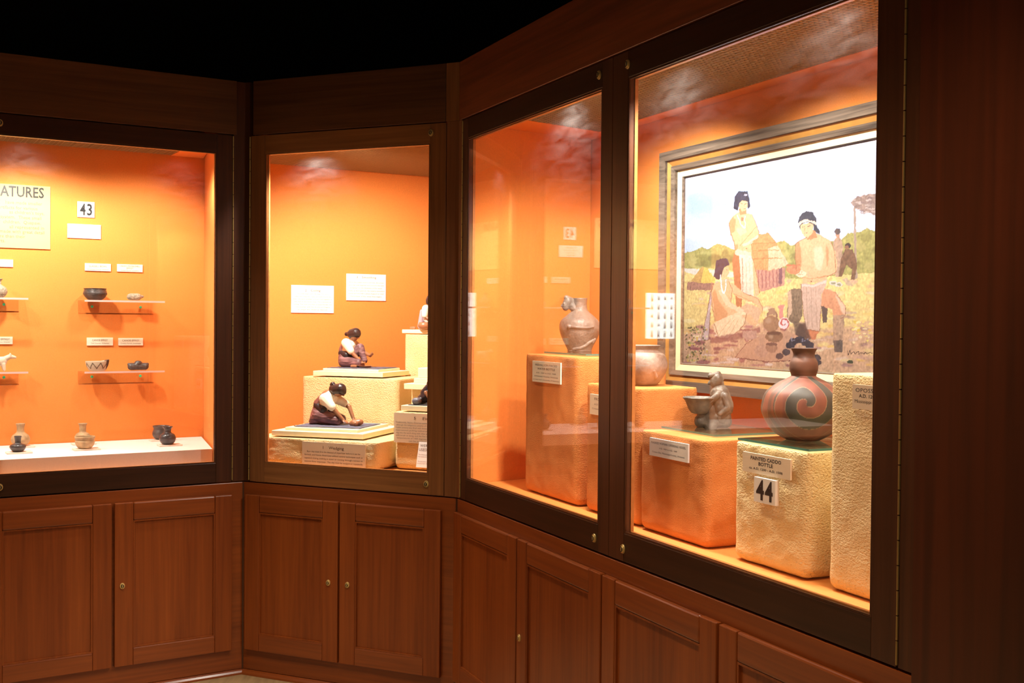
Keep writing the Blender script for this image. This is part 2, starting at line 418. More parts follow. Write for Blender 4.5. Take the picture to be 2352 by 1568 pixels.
def rect_louvre(parent, x0, x1, y0, y1, slope):
    sx = [(x0+(y-y0)*-slope, y, x1, y) for y in np.arange(y0, y1, CELL)]
    sy = [(x, y0, x, y1) for x in np.arange(x0, x1, CELL)]
    louvre(parent, sx, sy)
rect_louvre(cA, -1.97, -.16, .05, .59, 0)
obj('louvre_bezel', boxes((-1.97, -.16, .031, .048, CEILZ-.004, CEILZ+.03)), LIDM, cA)

# case B (pottery making)
cB = thing('display_case', 'narrow angled corner display case with cream blocks and clay-working figurines', 'display case', 'B', 0, 0, 0)
obj('fascia', boxes((.045, .945, -.004, .02, ZT+.004, ZTOP)), FH, cB, .002)
def AtoB(s, o): return loc('B', W('A', s, o, 0))
def CtoB(s, o): return loc('B', W('C', s, o, 0))
b0, b1 = AtoB(.03, .603), AtoB(2.1, .603)
obj('back_panel', wallseg(b0, b1, ZF, 2.42, .015, 1), WALLO, cB)
obj('side_panel', wallseg((.06, .032), (b0[0]+.012, b0[1]-.01), ZF, 2.42, .01, 1), WALLO, cB)
rx = 1.002
# right side runs straight back
def xint():
    # point on the back panel line at s = rx
    t = (rx-b0[0])/(b1[0]-b0[0]); return b0[1]+(b1[1]-b0[1])*t
obj('side_panel', wallseg((rx, .045), (rx, xint()-.01), ZF, 2.42, .01, -1), WALLO, cB)
obj('floor_panel', prism([(.065, .032), (.99, .032), (rx-.005, xint()-.02), (b0[0]+.02, b0[1]-.005)], ZF-.02, ZF), FLOORO, cB)
obj('lid', prism([(.06, .021), (.99, .021), (rx, xint()), (b0[0]+.01, b0[1])], 2.42, 2.435), LIDM, cB)
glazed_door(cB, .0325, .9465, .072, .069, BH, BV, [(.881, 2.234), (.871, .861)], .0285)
sg1, sg2 = [], []
o_ = -.62
def clipB(p, q):
    """clip a segment (B coords) to  .05 <= y and x <= rx-.01"""
    P, Q = Vector(p), Vector(q); t0, t1 = 0, 1
    for f in (lambda v: v.y-.05, lambda v: rx-.012-v.x, lambda v: .531*(v.x-.075)+.848*(v.y-.032)-.03):
        a, b = f(P), f(Q)
        if a < 0 and b < 0: return None
        if a*b < 0:
            t = a/(a-b)
            if a < 0: t0 = max(t0, t)
            else: t1 = min(t1, t)
    if t1 <= t0: return None
    A_, B_ = P.lerp(Q, t0), P.lerp(Q, t1); return (A_.x, A_.y, B_.x, B_.y)
for k in range(90):
    o_ = .585-k*CELL*1.0
    c = clipB(AtoB(.05, o_), AtoB(2.0, o_))
    if c: sg1.append(c)
for k in range(130):
    c = clipB(AtoB(.05+k*CELL, -1.2), AtoB(.05+k*CELL, .585))
    if c: sg2.append(c)
louvre(cB, sg1, sg2)
obj('louvre_bezel', boxes((.10, .93, .031, .048, CEILZ-.004, CEILZ+.03)), WALLO, cB)

# case C (vessels and painting)
cC = thing('display_case', 'largest built-in display case with framed painting and effigy vessels, at right', 'display case', 'C', 0, 0, 0)
obj('fascia', boxes((.002, 2.318, -.004, .02, ZT+.004, ZTOP)), wood('fascia_red_mahogany', (.24, .065, .022), (.11, .030, .011), 'h'), cC, .002)
obj('back_panel', boxes((-.05, 2.33, .60, .615, ZF, 2.42)), WALLO, cC)
obj('side_panel', wallseg((.075, .032), (-.035, .598), ZF, 2.42, .01, 1), WALLO, cC)
obj('side_panel', boxes((2.30, 2.312, .032, .598, ZF, 2.42)), WALLO, cC)
obj('floor_panel', prism([(.077, .032), (2.299, .032), (2.299, .598), (-.033, .598)], ZF-.02, ZF), FLOORO, cC)
obj('lid', prism([(.05, .021), (2.30, .021), (2.30, .598), (-.02, .598)], 2.42, 2.435), LIDM, cC)
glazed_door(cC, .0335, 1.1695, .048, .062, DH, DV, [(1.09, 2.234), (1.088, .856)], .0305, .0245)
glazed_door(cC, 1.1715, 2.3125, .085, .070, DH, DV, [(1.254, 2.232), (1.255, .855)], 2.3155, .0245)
obj('ceiling_board', prism([(.08, .05), (.27, .05), (.15, .53), (-.028, .53)], CEILZ, CEILZ+.012), WALLO, cC)
obj('ceiling_board', prism([(-.028, .532), (2.298, .532), (2.298, .598), (-.034, .598)], CEILZ, CEILZ+.012), WALLO, cC)
sx = [(.272-(y-.05)*.25, y, 2.298, y) for y in np.arange(.053, .53, CELL)]
sy = []
for x in np.arange(.16, 2.298, CELL):
    ymin = .053 if x > .272 else .05+(.272-x)/.25
    if ymin < .51: sy.append((x, ymin, x, .53))
louvre(cC, sx, sy)
obj('louvre_bezel', boxes((.09, 2.298, .031, .049, CEILZ-.004, CEILZ+.03)), LIDM, cC)

# corner posts and end panel
def post(name, poly, z0, z1, m, label): return struct(name, prism(poly, z0, z1), m, label)
def W2d(w, s, o): v = W(w, s, o, 0); return (v.x, v.y)
post('trim_1', [W2d('A', -.047, 0), W2d('A', -.003, -.0), W2d('B', .001, 0), W2d('B', .0255, 0), W2d('B', .03, .028), W2d('A', -.047, .028)], ZB, ZTOP-.002, DV, 'dark corner post between the left case and the narrow case')
post('trim_2', [W2d('B', .9505, 0), W2d('B', 1.003, 0), W2d('C', .003, -.002), W2d('C', .0275, -.002), W2d('C', .03, .029), W2d('B', .9505, .029)], ZB, ZT+.003, wood('post_mahogany', (.30, .12, .045), (.16, .06, .022), 'v'), 'brown corner post between the narrow case and the large case')
post('trim_3', [W2d('B', .947, -.003), W2d('B', 1.003, -.003), W2d('C', .0015, .025), W2d('B', .947, .025)], ZT+.004, ZTOP, BV, 'short brown post piece above the corner post')
struct('trim_4', boxes((2.3185, 2.37, 0, .03, ZB, 2.9)), DV, 'narrow post beside the hinge of the large case', 'C')
struct('trim_5', boxes((2.372, 2.40, -.018, .03, 0, 2.9)), PV, 'vertical edge strip of the tall right-hand panel', 'C')
struct('wall_panel', boxes((2.401, 3.3, -.022, .03, 0, 2.9)), PV, 'tall dark mahogany wall panel at far right', 'C')

# ---------------------------------------------------------------- base cabinets
def base_cabinet(w, label, s0, s1, doors):
    """doors: (s0, s1, lock_s or None)"""
    c = thing('base_cabinet', label, 'cabinet', w, 0, 0, 0)
    obj('carcass', boxes((s0, s1, .0, .32, .02, ZB-.006)), MH, c, .002)
    for a, b, lk in doors:
        y0, y1 = -.018, -.0006
        d = sub('door', c)
        obj('stile', boxes((a, a+.072, y0, y1, .108, .764)), MV, d, .003); obj('stile', boxes((b-.072, b, y0, y1, .108, .764)), MV, d, .003)
        obj('rail', boxes((a+.0723, b-.0723, y0+.0003, y1, .108, .178)), MH, d, .003); obj('rail', boxes((a+.0723, b-.0723, y0+.0003, y1, .692, .764)), MH, d, .0055)
        obj('inset_panel', boxes((a+.066, b-.066, -.009, -.001, .172, .698)), MV, d)
        obj('moulding', ringbox(a+.0722, b-.0722, .1782, .6918, .006, -.0155, -.0088), MV, d)
        if lk: lock(d, lk, .432, y0, .010)
    bm = bmesh.new()
    prof = [(0, 0), (-.018, 0), (-.017, .008), (-.012, .015), (0, .019)]
    lo = [bm.verts.new((s0, p[0], p[1]+.0005)) for p in prof]; hi = [bm.verts.new((s1, p[0], p[1]+.0005)) for p in prof]
    bm.faces.new(lo); bm.faces.new(hi[::-1])
    for i in range(5): bm.faces.new((lo[i], hi[i], hi[(i+1) % 5], lo[(i+1) % 5]))
    obj('shoe_moulding', bm, MH, c)
    return c
base_cabinet('A', 'mahogany base cabinet with panelled doors under the miniatures case', -1.97, -.003,
             [(-.526, -.052, -.497), (-1.008, -.537, None), (-1.49, -1.018, None), (-1.96, -1.5, None)])
base_cabinet('B', 'narrow mahogany base cabinet with two brass locks under the figurine case', .003, 1.000,
             [(.020, .477, .435), (.486, .942, .525)])
base_cabinet('C', 'long mahogany base cabinet with panelled doors under the painting case', .004, 2.368,
             [(.008, .574, None), (.584, 1.155, .609), (1.165, 1.732, None), (1.742, 2.31, None)])

# backlit panel of arrowheads further left in the long case (seen mirrored in the right-hand pane)
lp_ = thing('arrowhead_panel', 'backlit white panel of mounted arrowheads, seen only as a reflection beside the painting', 'display panel', 'A', -1.135, .5985, 1.54)
LITW = bpy.data.materials.new('backlit_white_acrylic'); LITW.use_nodes = True
_b = LITW.node_tree.nodes['Principled BSDF']; _b.inputs['Base Color'].default_value = (.8, .84, .82, 1)
_b.inputs['Emission Color'].default_value = (.92, 1, .96, 1); _b.inputs['Emission Strength'].default_value = 7
obj('light_box', boxes((-.083, .083, -.03, 0, -.127, .127)), LITW, lp_, .001)
FLINT = mat('brown_flint', (.30, .13, .05), .6)
rr = random.Random(5); ab = []
for r_ in range(5):
    for c_ in range(4):
        cx_, cz_ = -.062+c_*.041, -.10+r_*.05; h_ = .016*rr.uniform(.5, 1.5); w_ = .006
        bm = bmesh.new()
        o0 = [bm.verts.new((cx_+x*w_, -.0305, cz_+z*h_)) for x, z in ((-1, -.7), (-.4, -.8), (-.4, -1), (.4, -1), (.4, -.8), (1, -.7), (0, 1))]
        o1 = [bm.verts.new((v.co.x*1, -.034, v.co.z)) for v in o0]
        bm.faces.new(o0); bm.faces.new(o1[::-1])
        for k in range(7): bm.faces.new((o0[k], o1[k], o1[(k+1) % 7], o0[(k+1) % 7]))
        obj('arrowhead', bm, FLINT, lp_)

struct('trim_6', prism([W2d('A', -.0035, .0006), W2d('B', .0035, .0006), W2d('B', .0035, .05), W2d('A', -.0035, .05)], 0, ZB-.007), DV, 'dark filler strip in the corner between the left and narrow base cabinets')
struct('trim_7', prism([W2d('B', .9995, .0006), W2d('C', .0045, .0006), W2d('C', .0045, .05), W2d('B', .9995, .05)], 0, ZB-.007), DV, 'dark filler strip in the corner between the narrow and long base cabinets')

# ---------------------------------------------------------------- text cards, case A
def px_card(name, label, cat, w, o, px, m, lines, ink=INK, group=None, th=.005, nm=None):
    """px = x0, y0(top-left), x1, y1(bottom-right) on the photo; lines given as fractions of the card"""
    s0, zt = at(w, o-th, px[0], px[1]); s1, zb = at(w, o-th, px[2], px[3])
    hw, hh = (s1-s0)/2, (zt-zb)/2
    L_ = {}
    src = lines if isinstance(lines, dict) else {'lettering': (lines, ink)}
    for k, (ls, ik) in src.items():
        L_[k] = ([(t, (fx*2-1)*hw, (1-fy*2)*hh, fh*2*hh, al, (fw*2*hw if fw else None), bd) for (t, fx, fy, fh, al, fw, bd) in ls], ik)
    return sign(name, label, cat, w, o, s0, s1, zb, zt, m, L_, th=th, group=group)
def C_(t, fy, fh, fw=None, bd=0, fx=.5): return (t, fx, fy, fh, 'C', fw, bd)
OA = .5995
# big sign: only its right part is in view, its left part runs out of the frame
s0, zt = at('A', OA, -150, 413); s1, zb = at('A', OA, 115, 572)
zt = 2.071; zb = 1.799
big = sign('text_sign', 'large yellow text panel headed MINIATURES, cut by the left edge of the photo', 'sign', 'A', OA, s0, s1, zb, zt, CARDY, None, th=.006)
cx, cz = (s0+s1)/2, (zt+zb)/2
def bl(t, xr, y, h):
    s, z = at('A', OA-.006, xr, y); return (t, s-cx, z-cz, h, 'R', None, 0)
sT, zT = at('A', OA-.006, 101, 455)
lettering([('MINIATURES', sT-cx, zT-cz, .043, 'R', .272, .025)], INK, big, 'heading', -.0066)
lettering([bl('have made smaller', 97, 472, .0135), bl('artifacts for various', 86, 483, .0135), bl('as children\u2019s toys,', 102, 494, .0135),
           bl('system.  These small', 95, 505, .0135), bl('children.  Quapaw,', 94, 516, .0135), bl('all represented in', 101, 527.5, .0135),
           bl('made with great detail', 102, 538, .0135), bl('more than their', 58, 547, .0135), bl('counterparts.', 12, 556, .0135)], INKB, big, 'body_text', -.0066)
px_card('number_card', 'white number card reading 43, right of the large yellow text panel', 'card', 'A', OA, (178, 462, 217, 500), CARDW, [('4', .31, .85, .70, 'C', .33, .03), ('3', .71, .85, .70, 'C', .30, .03)])
px_card('loan_card', 'white loan notice directly under the number 43 card', 'card', 'A', OA, (155, 513, 231.5, 549), CARDW,
        [C_('This collection', .25, .13), C_('of miniatures is on', .47, .13), C_('loan from', .69, .13), C_('Ann Partain', .90, .13)], INKT)
px_card('object_label', 'small cream label above the dark ridged bowl, upper shelf', 'label', 'A', OA, (195, 604, 254.5, 623), CARD, [C_('GLASSELL BOWL', .48, .22, .7), C_('Hempstead County, Arkansas', .85, .13, .85)], INKT)
px_card('object_label', 'small cream label above the shell effigy, upper shelf', 'label', 'A', OA, (269, 606, 327.5, 625), CARD, [C_('CADDO MUSSELSHELL', .34, .2, .8), C_('EFFIGY', .62, .2), C_('Caddo Parish, Louisiana', .9, .13, .7)], INKT)
px_card('object_label', 'small white label above the ridged bottle at the left edge of the photo', 'label', 'A', OA, (-40, 594, 30, 613), CARDW, [C_('CADDO BOTTLE', .45, .22), C_('Southern Arkansas', .8, .14)], INKT)
px_card('object_label', 'small cream label above the zigzag painted bowl, lower shelf', 'label', 'A', OA, (199.5, 775, 259.5, 793), CARD, [C_('CANOE EFFIGY', .45, .24, .6), C_('Yell County, Arkansas', .78, .13, .7)], INKB)
px_card('object_label', 'small cream label above the squat grey pot, lower shelf', 'label', 'A', OA, (272, 776, 328.5, 793), CARD, [C_('CANOE EFFIGY', .45, .24, .7), C_('Caddo Parish, Louisiana', .78, .13, .82)], INKB)
px_card('object_label', 'small cream label above the dog effigy at the left edge', 'label', 'A', OA, (-36, 773, 29, 790), CARD, [C_('DOG EFFIGY', .45, .24, .6, 0, .6), C_('Clark County, Arkansas', .78, .13, .6, 0, .6)], INKB)

# ---------------------------------------------------------------- shelves and small pots, case A
GREEN = mat('green_screw_cap', (.05, .55, .25), .4)
def shelf(label, s0, s1, z):
    t = thing('acrylic_shelf', label, 'shelf', 'A', (s0+s1)/2, .5992, z, 0, 'clear acrylic wall shelves')
    h = (s1-s0)/2
    obj('shelf_plate', boxes((-h+.004, h+.012, -.115, -.007, -.008, 0)), ACR, t, .001)
    obj('front_edge', boxes((-h+.004, h+.012, -.1165, -.1152, -.008, -.0002)), FROST, t)
    obj('back_plate', boxes((-h-.004, h-.012, -.006, 0, -.062, 0)), ACR, t, .001)
    obj('foot_lip', boxes((-h-.004, h-.012, -.022, -.007, -.062, -.056)), ACR, t)
    for x in (-h+.055, h-.07):
        bm = bmesh.new(); cyl(bm, (x, -.0065, -.028), (x, -.0125, -.028), .0062, .005, 16); b = obj('screw_cap', bm, GREEN, t)
        b['label'] = 'green screw cap'
ZS1, ZS2, ZR = 1.580, 1.268, .951
shelf('clear acrylic wall shelf carrying the dark ridged bowl and shell effigy', -.556, -.222, ZS1)
shelf('clear acrylic wall shelf carrying the zigzag bowl and squat grey pot', -.556, -.222, ZS2)
shelf('clear acrylic wall shelf at left edge under the ridged bottle', -1.02, -.790, ZS1+.004)
shelf('clear acrylic wall shelf at left edge under the dog effigy', -1.02, -.790, ZS2+.004)
rs = boxes((0, 1, 0, 1, 0, 1)); rs.free()
riser = obj('riser', prism([(-1.96, .085), (-.108, .085), (-.012, .596), (-1.96, .596)], 0, ZR-ZF-.001), WHITEB, None, .001)
place(riser, 'A', 0, 0, ZF+.0005); tag(riser, 'long low white platform along the bottom of the miniatures case', 'platform')

CLAYD = mat('dark_grey_clay', (.075, .06, .055), .35, var=.4, scale=60, bump=.2, bscale=120)
CLAYB = mat('black_clay', (.045, .040, .042), .25, var=.3, scale=60)
CLAYT = mat('tan_clay', (.42, .28, .14), .6, var=.25, scale=50, bump=.15, bscale=150)
CLAYG = mat('grey_shell_clay', (.36, .30, .21), .7, var=.35, scale=120, bump=.5, bscale=160)
CLAYP = mat('pinkish_brown_clay', (.25, .185, .145), .45, rgb2=(.14, .10, .08), scale=22, bump=.25, bscale=90)
def pot(name, label, w, s, o, z, prof, m, group=None, rot=0, seg=48, ridge=None, n=5, squash=None):
    pr = spl(prof, n)
    if ridge: pr = [(r+ridge[0]*math.sin(zz*ridge[1]) if ridge[2] < zz < ridge[3] else r, zz) for r, zz in pr]
    ro = thing(name, label, 'pottery', w, s, o, z, rot, group) if False else None
    ob = obj(name, lathe(pr, seg), m, None, 0, True)
    if squash:
        for v in ob.data.vertices: v.co.x *= squash[0]; v.co.y *= squash[1]
    place(ob, w, s, o, z, rot); tag(ob, label, name.split('_')[-1], group); return ob
def vessel(R, H, rim=.85, foot=.4, t=.006, zmax=.45):
    return [(0, 0), (R*foot, 0), (R*.85, H*zmax*.5), (R, H*zmax), (R*.96, H*.75), (R*rim, H), (R*rim-t, H*.995), (R*.9-t, H*.7), (R*.5, H*.2), (0, H*.15)]
sx_, _ = at('A', .535, 219, 685)
pot('ridged_bowl', 'dark grey bowl with horizontal ridges on the upper shelf', 'A', sx_, .54, ZS1+.001,
    [(0, 0), (.026, 0), (.040, .010), (.0495, .024), (.050, .030), (.046, .045), (.0485, .050), (.045, .050), (.043, .040), (.03, .01), (0, .008)], CLAYD, ridge=(.0012, 1500, .02, .046), n=10)
sx_, _ = at('A', .535, 310, 685)
sh = blob('shell_effigy', [((-.018, 0, .017), (.012, 0, .017), .017, .018, (1, 1, .92)), ((.012, 0, .017), (.036, 0, .019), .014, .005)], CLAYG, None, .002, 3)
place(sh, 'A', sx_, .54, ZS1+.0005); tag(sh, 'pale grey mussel shell effigy with pointed end on the upper shelf', 'effigy')
# zigzag bowl with painted band (mesh colours)
def vcol(ob, fn, rough=.5, name='painted_clay'):
    me = ob.data; ca = me.color_attributes.new('paint', 'FLOAT_COLOR', 'POINT')
    for i, v in enumerate(me.vertices): ca.data[i].color = (*fn(v.co), 1)
    m = bpy.data.materials.new(name); m.use_nodes = True; nt = m.node_tree
    b = nt.nodes['Principled BSDF']; b.inputs['Roughness'].default_value = rough
    a = nt.nodes.new('ShaderNodeVertexColor'); a.layer_name = 'paint'
    nt.links.new(a.outputs[0], b.inputs['Base Color'])
    me.materials.clear(); me.materials.append(m); return m
sx_, _ = at('A', .535, 224, 851)
zb_ = pot('canoe_bowl', 'small cream boat-shaped bowl with dark zigzag lines on the lower shelf', 'A', sx_, .54, ZS2+.001,
          [(0, 0), (.030, 0), (.040, .010), (.047, .024), (.050, .040), (.047, .041), (.043, .03), (.03, .008), (0, .006)], CLAYG, seg=160, n=8, squash=(1, .62))
def zig(co):
    a = math.atan2(co.y/.62, co.x); r = math.hypot(co.x, co.y/.62)
    u = (a/(2*math.pi)*9) % 1; tri = abs(u*2-1)
    if co.x > .034: return (.05, .035, .03)
    if r > .036 and abs(co.z-(.010+.024*tri)) < .0035: return (.10, .06, .03)
    return (.50, .40, .28)
vcol(zb_, zig, .6)
for v in zb_.data.vertices: v.co.z += max(0, (v.co.x-.02))*.22*(v.co.z/.04)
sx_, _ = at('A', .535, 318, 851)
cn = blob('squat_pot', [((-.030, 0, .017), (.030, 0, .017), .017, .017, (1, 1.1, 1)), ((0, 0, .03), (0, 0, .036), .018, .016, (1, 1, .5)), ((-.038, 0, .024), (-.04, 0, .026), .009, .008), ((.038, 0, .024), (.04, 0, .026), .009, .008)], CLAYD, None, .002, 3)
place(cn, 'A', sx_, .54, ZS2+.0005); tag(cn, 'squat grey-brown lidded pot with side lugs on the lower shelf', 'pot')
sx_, _ = at('A', .535, -4, 684)
pot('ridged_bottle', 'striped clay bottle at the left edge on the upper shelf', 'A', sx_, .54, ZS1+.005,
    [(0, 0), (.020, 0), (.032, .012), (.036, .026), (.030, .042), (.015, .052), (.012, .060), (.013, .070), (.018, .078), (.015, .078), (.010, .066), (.008, .05), (0, .045)], CLAYG, ridge=(.001, 1400, .01, .045), n=8)
sx_, _ = at('A', .535, -8, 855)
dg = blob('dog_effigy', [((-.045, 0, .040), (.022, 0, .042), .021, .021, (1, .9, 1)), ((.030, 0, .050), (.052, 0, .062), .013, .011), ((.055, 0, .062), (.073, 0, .058), .010, .006), ((.055, .007, .070), (.053, .008, .077), .004, .002), ((.055, -.007, .070), (.053, -.008, .077), .004, .002),
         ((.026, -.010, .03), (.030, -.011, .006), .010, .006), ((.026, .010, .03), (.030, .011, .006), .010, .006), ((-.045, -.010, .03), (-.05, -.011, .006), .010, .006), ((-.045, .010, .03), (-.05, .011, .006), .010, .006), ((-.06, 0, .05), (-.075, 0, .06), .006, .003)],
         mat('cream_clay', (.62, .50, .36), .6, var=.2, scale=30), None, .0022, 4)
place(dg, 'A', sx_, .54, ZS2+.005-.0005); tag(dg, 'cream clay four-legged dog effigy on the lower left shelf', 'effigy')
# riser vessels on small white tiles
TILE = mat('white_tile', (.85, .70, .58), .5)
def tile(s, o, label, hw=.048):
    t = obj('display_tile', boxes((-hw, hw, -.03, .03, 0, .006)), TILE, None, .001)
    place(t, 'A', s, o, ZR); tag(t, label, 'tile', 'thin display tiles on the white platform'); return ZR+.0062
s_b, _ = at('A', .50, 47, 1022); z_ = tile(s_b+.006, .50, 'thin white tile under the tall tan bottle')
pot('long_neck_bottle', 'tall tan long-necked bottle at the left of the white platform', 'A', s_b, .50, z_,
    [(0, 0), (.018, 0), (.034, .014), (.038, .028), (.032, .044), (.018, .056), (.0145, .068), (.016, .084), (.0185, .093), (.0155, .093), (.012, .075), (0, .06)], CLAYT)
s_b, _ = at('A', .28, 41, 1040); z_ = tile(s_b+.004, .28, 'thin white tile under the small black bottle')
pot('small_bottle', 'small black bottle in front of the tall tan bottle', 'A', s_b, .28, z_,
    [(0, 0), (.016, 0), (.026, .008), (.031, .018), (.027, .028), (.014, .034), (.0115, .040), (.013, .056), (.0145, .062), (.012, .062), (.009, .045), (0, .035)], CLAYB)
s_b, _ = at('A', .28, 195, 1031); z_ = tile(s_b+.006, .28, 'thin white tile under the tan rimmed bowl', .052)
pot('rimmed_bowl', 'tan round bowl with an incised rim on the white platform', 'A', s_b, .28, z_,
    [(0, 0), (.022, 0), (.034, .012), (.0395, .028), (.037, .036), (.0405, .046), (.0405, .050), (.037, .050), (.035, .04), (.03, .02), (0, .010)], CLAYT, ridge=(.0008, 1800, .034, .046), n=9)
s_b, _ = at('A', .50, 190, 1020); z_ = tile(s_b+.003, .50, 'thin white tile under the tan bottle behind the bowl')
pot('long_neck_bottle', 'tan bottle with flared lip behind the rimmed bowl', 'A', s_b, .50, z_,
    [(0, 0), (.015, 0), (.030, .012), (.033, .026), (.026, .040), (.015, .048), (.0145, .062), (.0155, .078), (.0195, .084), (.016, .084), (.012, .07), (0, .05)], CLAYT)
s_b, _ = at('A', .50, 370, 1010); z_ = tile(s_b-.002, .50, 'thin white tile under the brown open jar')
pot('open_jar', 'dark brown open jar at the right of the white platform', 'A', s_b, .50, z_,
    [(0, 0), (.020, 0), (.034, .012), (.038, .028), (.033, .044), (.033, .052), (.037, .060), (.033, .060), (.030, .05), (.03, .02), (0, .010)], CLAYD)
s_b, _ = at('A', .28, 385, 1022); z_ = tile(s_b+.008, .28, 'thin white tile under the shiny black bottle')
pot('black_bottle', 'shiny black round bottle in front of the brown open jar', 'A', s_b, .28, z_,
    [(0, 0), (.018, 0), (.030, .010), (.035, .026), (.029, .042), (.017, .050), (.014, .056), (.016, .068), (.022, .076), (.018, .076), (.012, .062), (0, .048)], CLAYB)

# ---------------------------------------------------------------- pedestals
def pedestal(label, w, s0, s1, o0, depth, z0, z1, m, seed, rad=.026, amp=.0012, rot=0, nu=40):
    """rounded foam block with an uneven carved surface"""
    sx, sy, sz = (s1-s0)/2, depth/2, (z1-z0)/2
    bm = bmesh.new()
    bmesh.ops.create_cube(bm, size=2)
    bmesh.ops.subdivide_edges(bm, edges=bm.edges[:], cuts=nu, use_grid_fill=True)
    for v in bm.verts:
        c = Vector(v.co)
        # push more samples to the borders so that the rounding is smooth
        p = Vector([math.copysign(1-(1-abs(x))**1.7, x) if abs(x) < 1 else x for x in c])
        q = Vector((p.x*sx, p.y*sy, p.z*sz))
        inner = Vector((max(-sx+rad, min(sx-rad, q.x)), max(-sy+rad, min(sy-rad, q.y)), max(-sz+rad*.6, min(sz-rad*.9, q.z))))
        d = q-inner
        if d.length > 1e-9: q = inner + d.normalized()*rad
        nv = noise.noise((q*22)+Vector((seed*7, 3, 1)))*amp + noise.noise((q*70)+Vector((seed, 9, 4)))*amp*.6
        nrm = (q-inner).normalized() if (q-inner).length > 1e-9 else Vector((0, 0, 0))
        v.co = q + nrm*nv + Vector((0, 0, sz))
    lo = min(v.co.z for v in bm.verts)
    top = 2*sz
    for v in bm.verts: v.co.z = min(max(v.co.z-lo, 0), top-.0015)
    ob = obj('pedestal', bm, m, None, 0, True)
    place(ob, w, (s0+s1)/2, o0+depth/2, z0, rot); tag(ob, label, 'pedestal'); return ob
def plate(label, w, s0, s1, o0, o1, z, rot=0):
    p = thing('glass_plate', label, 'glass plate', w, (s0+s1)/2, (o0+o1)/2, z, rot, 'glass plates on pedestals')
    hx, hy = (s1-s0)/2, (o1-o0)/2
    obj('glass_sheet', boxes((-hx, hx, -hy, hy, 0, .006)), PLATE, p)
    bm = ringbox(-hx-.0006, hx+.0006, -hy-.0006, hy+.0006, .0005, 0.0002, .0058)
    for v in bm.verts: v.co = Vector((v.co.x, v.co.z, v.co.y))
    obj('polished_edge', bm, GEDGE, p)
    return z+.0062
pedestal('tall orange foam pedestal under the head-spouted bottle, behind the left pane', 'C', .300, .712, .14, .36, ZF, 1.385, FOAMO, 1)
pedestal('orange foam pedestal half hidden behind the centre mullion', 'C', .765, 1.105, .14, .22, ZF, 1.302, FOAMO, 2)
pedestal('low orange foam pedestal under the figure holding a bowl', 'C', 1.115, 1.466, .135, .36, ZF, 1.180, FOAMO, 3)
pedestal('low cream foam pedestal with the number 44 on it', 'C', 1.580, 1.872, .138, .34, ZF, 1.192, FOAMC, 4, amp=.0020)
pedestal('tall cream foam pedestal cut by the right door stile', 'C', 1.942, 2.25, .14, .34, ZF, 1.388, FOAMC, 5)
zp1 = plate('thin glass plate under the head-spouted bottle', 'C', .345, .66, .20, .46, 1.3865)
zp3 = plate('clear glass plate under the dark figure with a bowl', 'C', 1.122, 1.398, .21, .46, 1.1815, .0)
zp4 = plate('glass plate with green edge under the red swirl bottle', 'C', 1.588, 1.868, .148, .41, 1.194)
plate('glass plate on top of the tall cream pedestal', 'C', 1.965, 2.22, .26, .44, 1.3885)

OC = .1375
px_card('object_label', 'cream label MEDALLION FACED WATER BOTTLE on the tall orange pedestal', 'label', 'C', OC, (1223, 828, 1287, 883), CARD,
        [C_('MEDALLION FACED', .22, .095, .78), C_('WATER BOTTLE', .40, .095, .62, .01), C_('A.D. 1200 to A.D. 1500', .58, .06, .7), C_('Crittenden County, Arkansas', .74, .06, .84), C_('on loan from University of Arkansas', .9, .055, .93)])
px_card('object_label', 'cream label cut off by the centre mullion, on the half hidden pedestal', 'label', 'C', OC, (1355, 904, 1428, 962), CARD,
        [C_('FROG EFFIGY JAR', .28, .12, .7, .01), C_('A.D. 1200 to A.D. 1500', .52, .08, .7), C_('Crittenden County, Arkansas', .74, .08, .84)])
px_card('object_label', 'white label MASKED HUMAN OFFERING VESSEL on the low orange pedestal', 'label', 'C', OC-.004, (1492, 1004, 1580, 1063), CARDW,
        [C_('MASKED HUMAN OFFERING VESSEL', .30, .12, .9), C_('A.D. 1400 to A.D. 1600', .55, .08, .46), C_('Crosno Site, Mississippi County, Arkansas', .80, .09, .84)])
px_card('object_label', 'tan label PAINTED CADDO BOTTLE at the top of the low cream pedestal', 'label', 'C', OC-.006, (1706, 1036, 1815, 1103), CARDT,
        [C_('PAINTED CADDO', .32, .17, .64, .03), C_('BOTTLE', .57, .17, .30, .03), C_('ca. A.D. 1200 - A.D. 1500', .80, .11, .70, .02)])
px_card('number_card', 'white number card reading 44 on the cream pedestal', 'card', 'C', OC-.006, (1732, 1094, 1780, 1162), CARDW, [('4', .30, .87, .76, 'C', .37, .035), ('4', .71, .87, .76, 'C', .37, .035)], th=.012)
px_card('object_label', 'tan label reading OPOSSUM on the tall cream pedestal at right', 'label', 'C', OC-.005, (1958, 882, 2075, 950), CARDT,
        [C_('OPOSSUM EFFIGY', .30, .16, .92, 0, .53), C_('A.D. 1200 - A.D. 1500', .52, .14, .78, .02, .53), C_('Mississippi County, Arkansas', .74, .13, .95, 0, .53)])

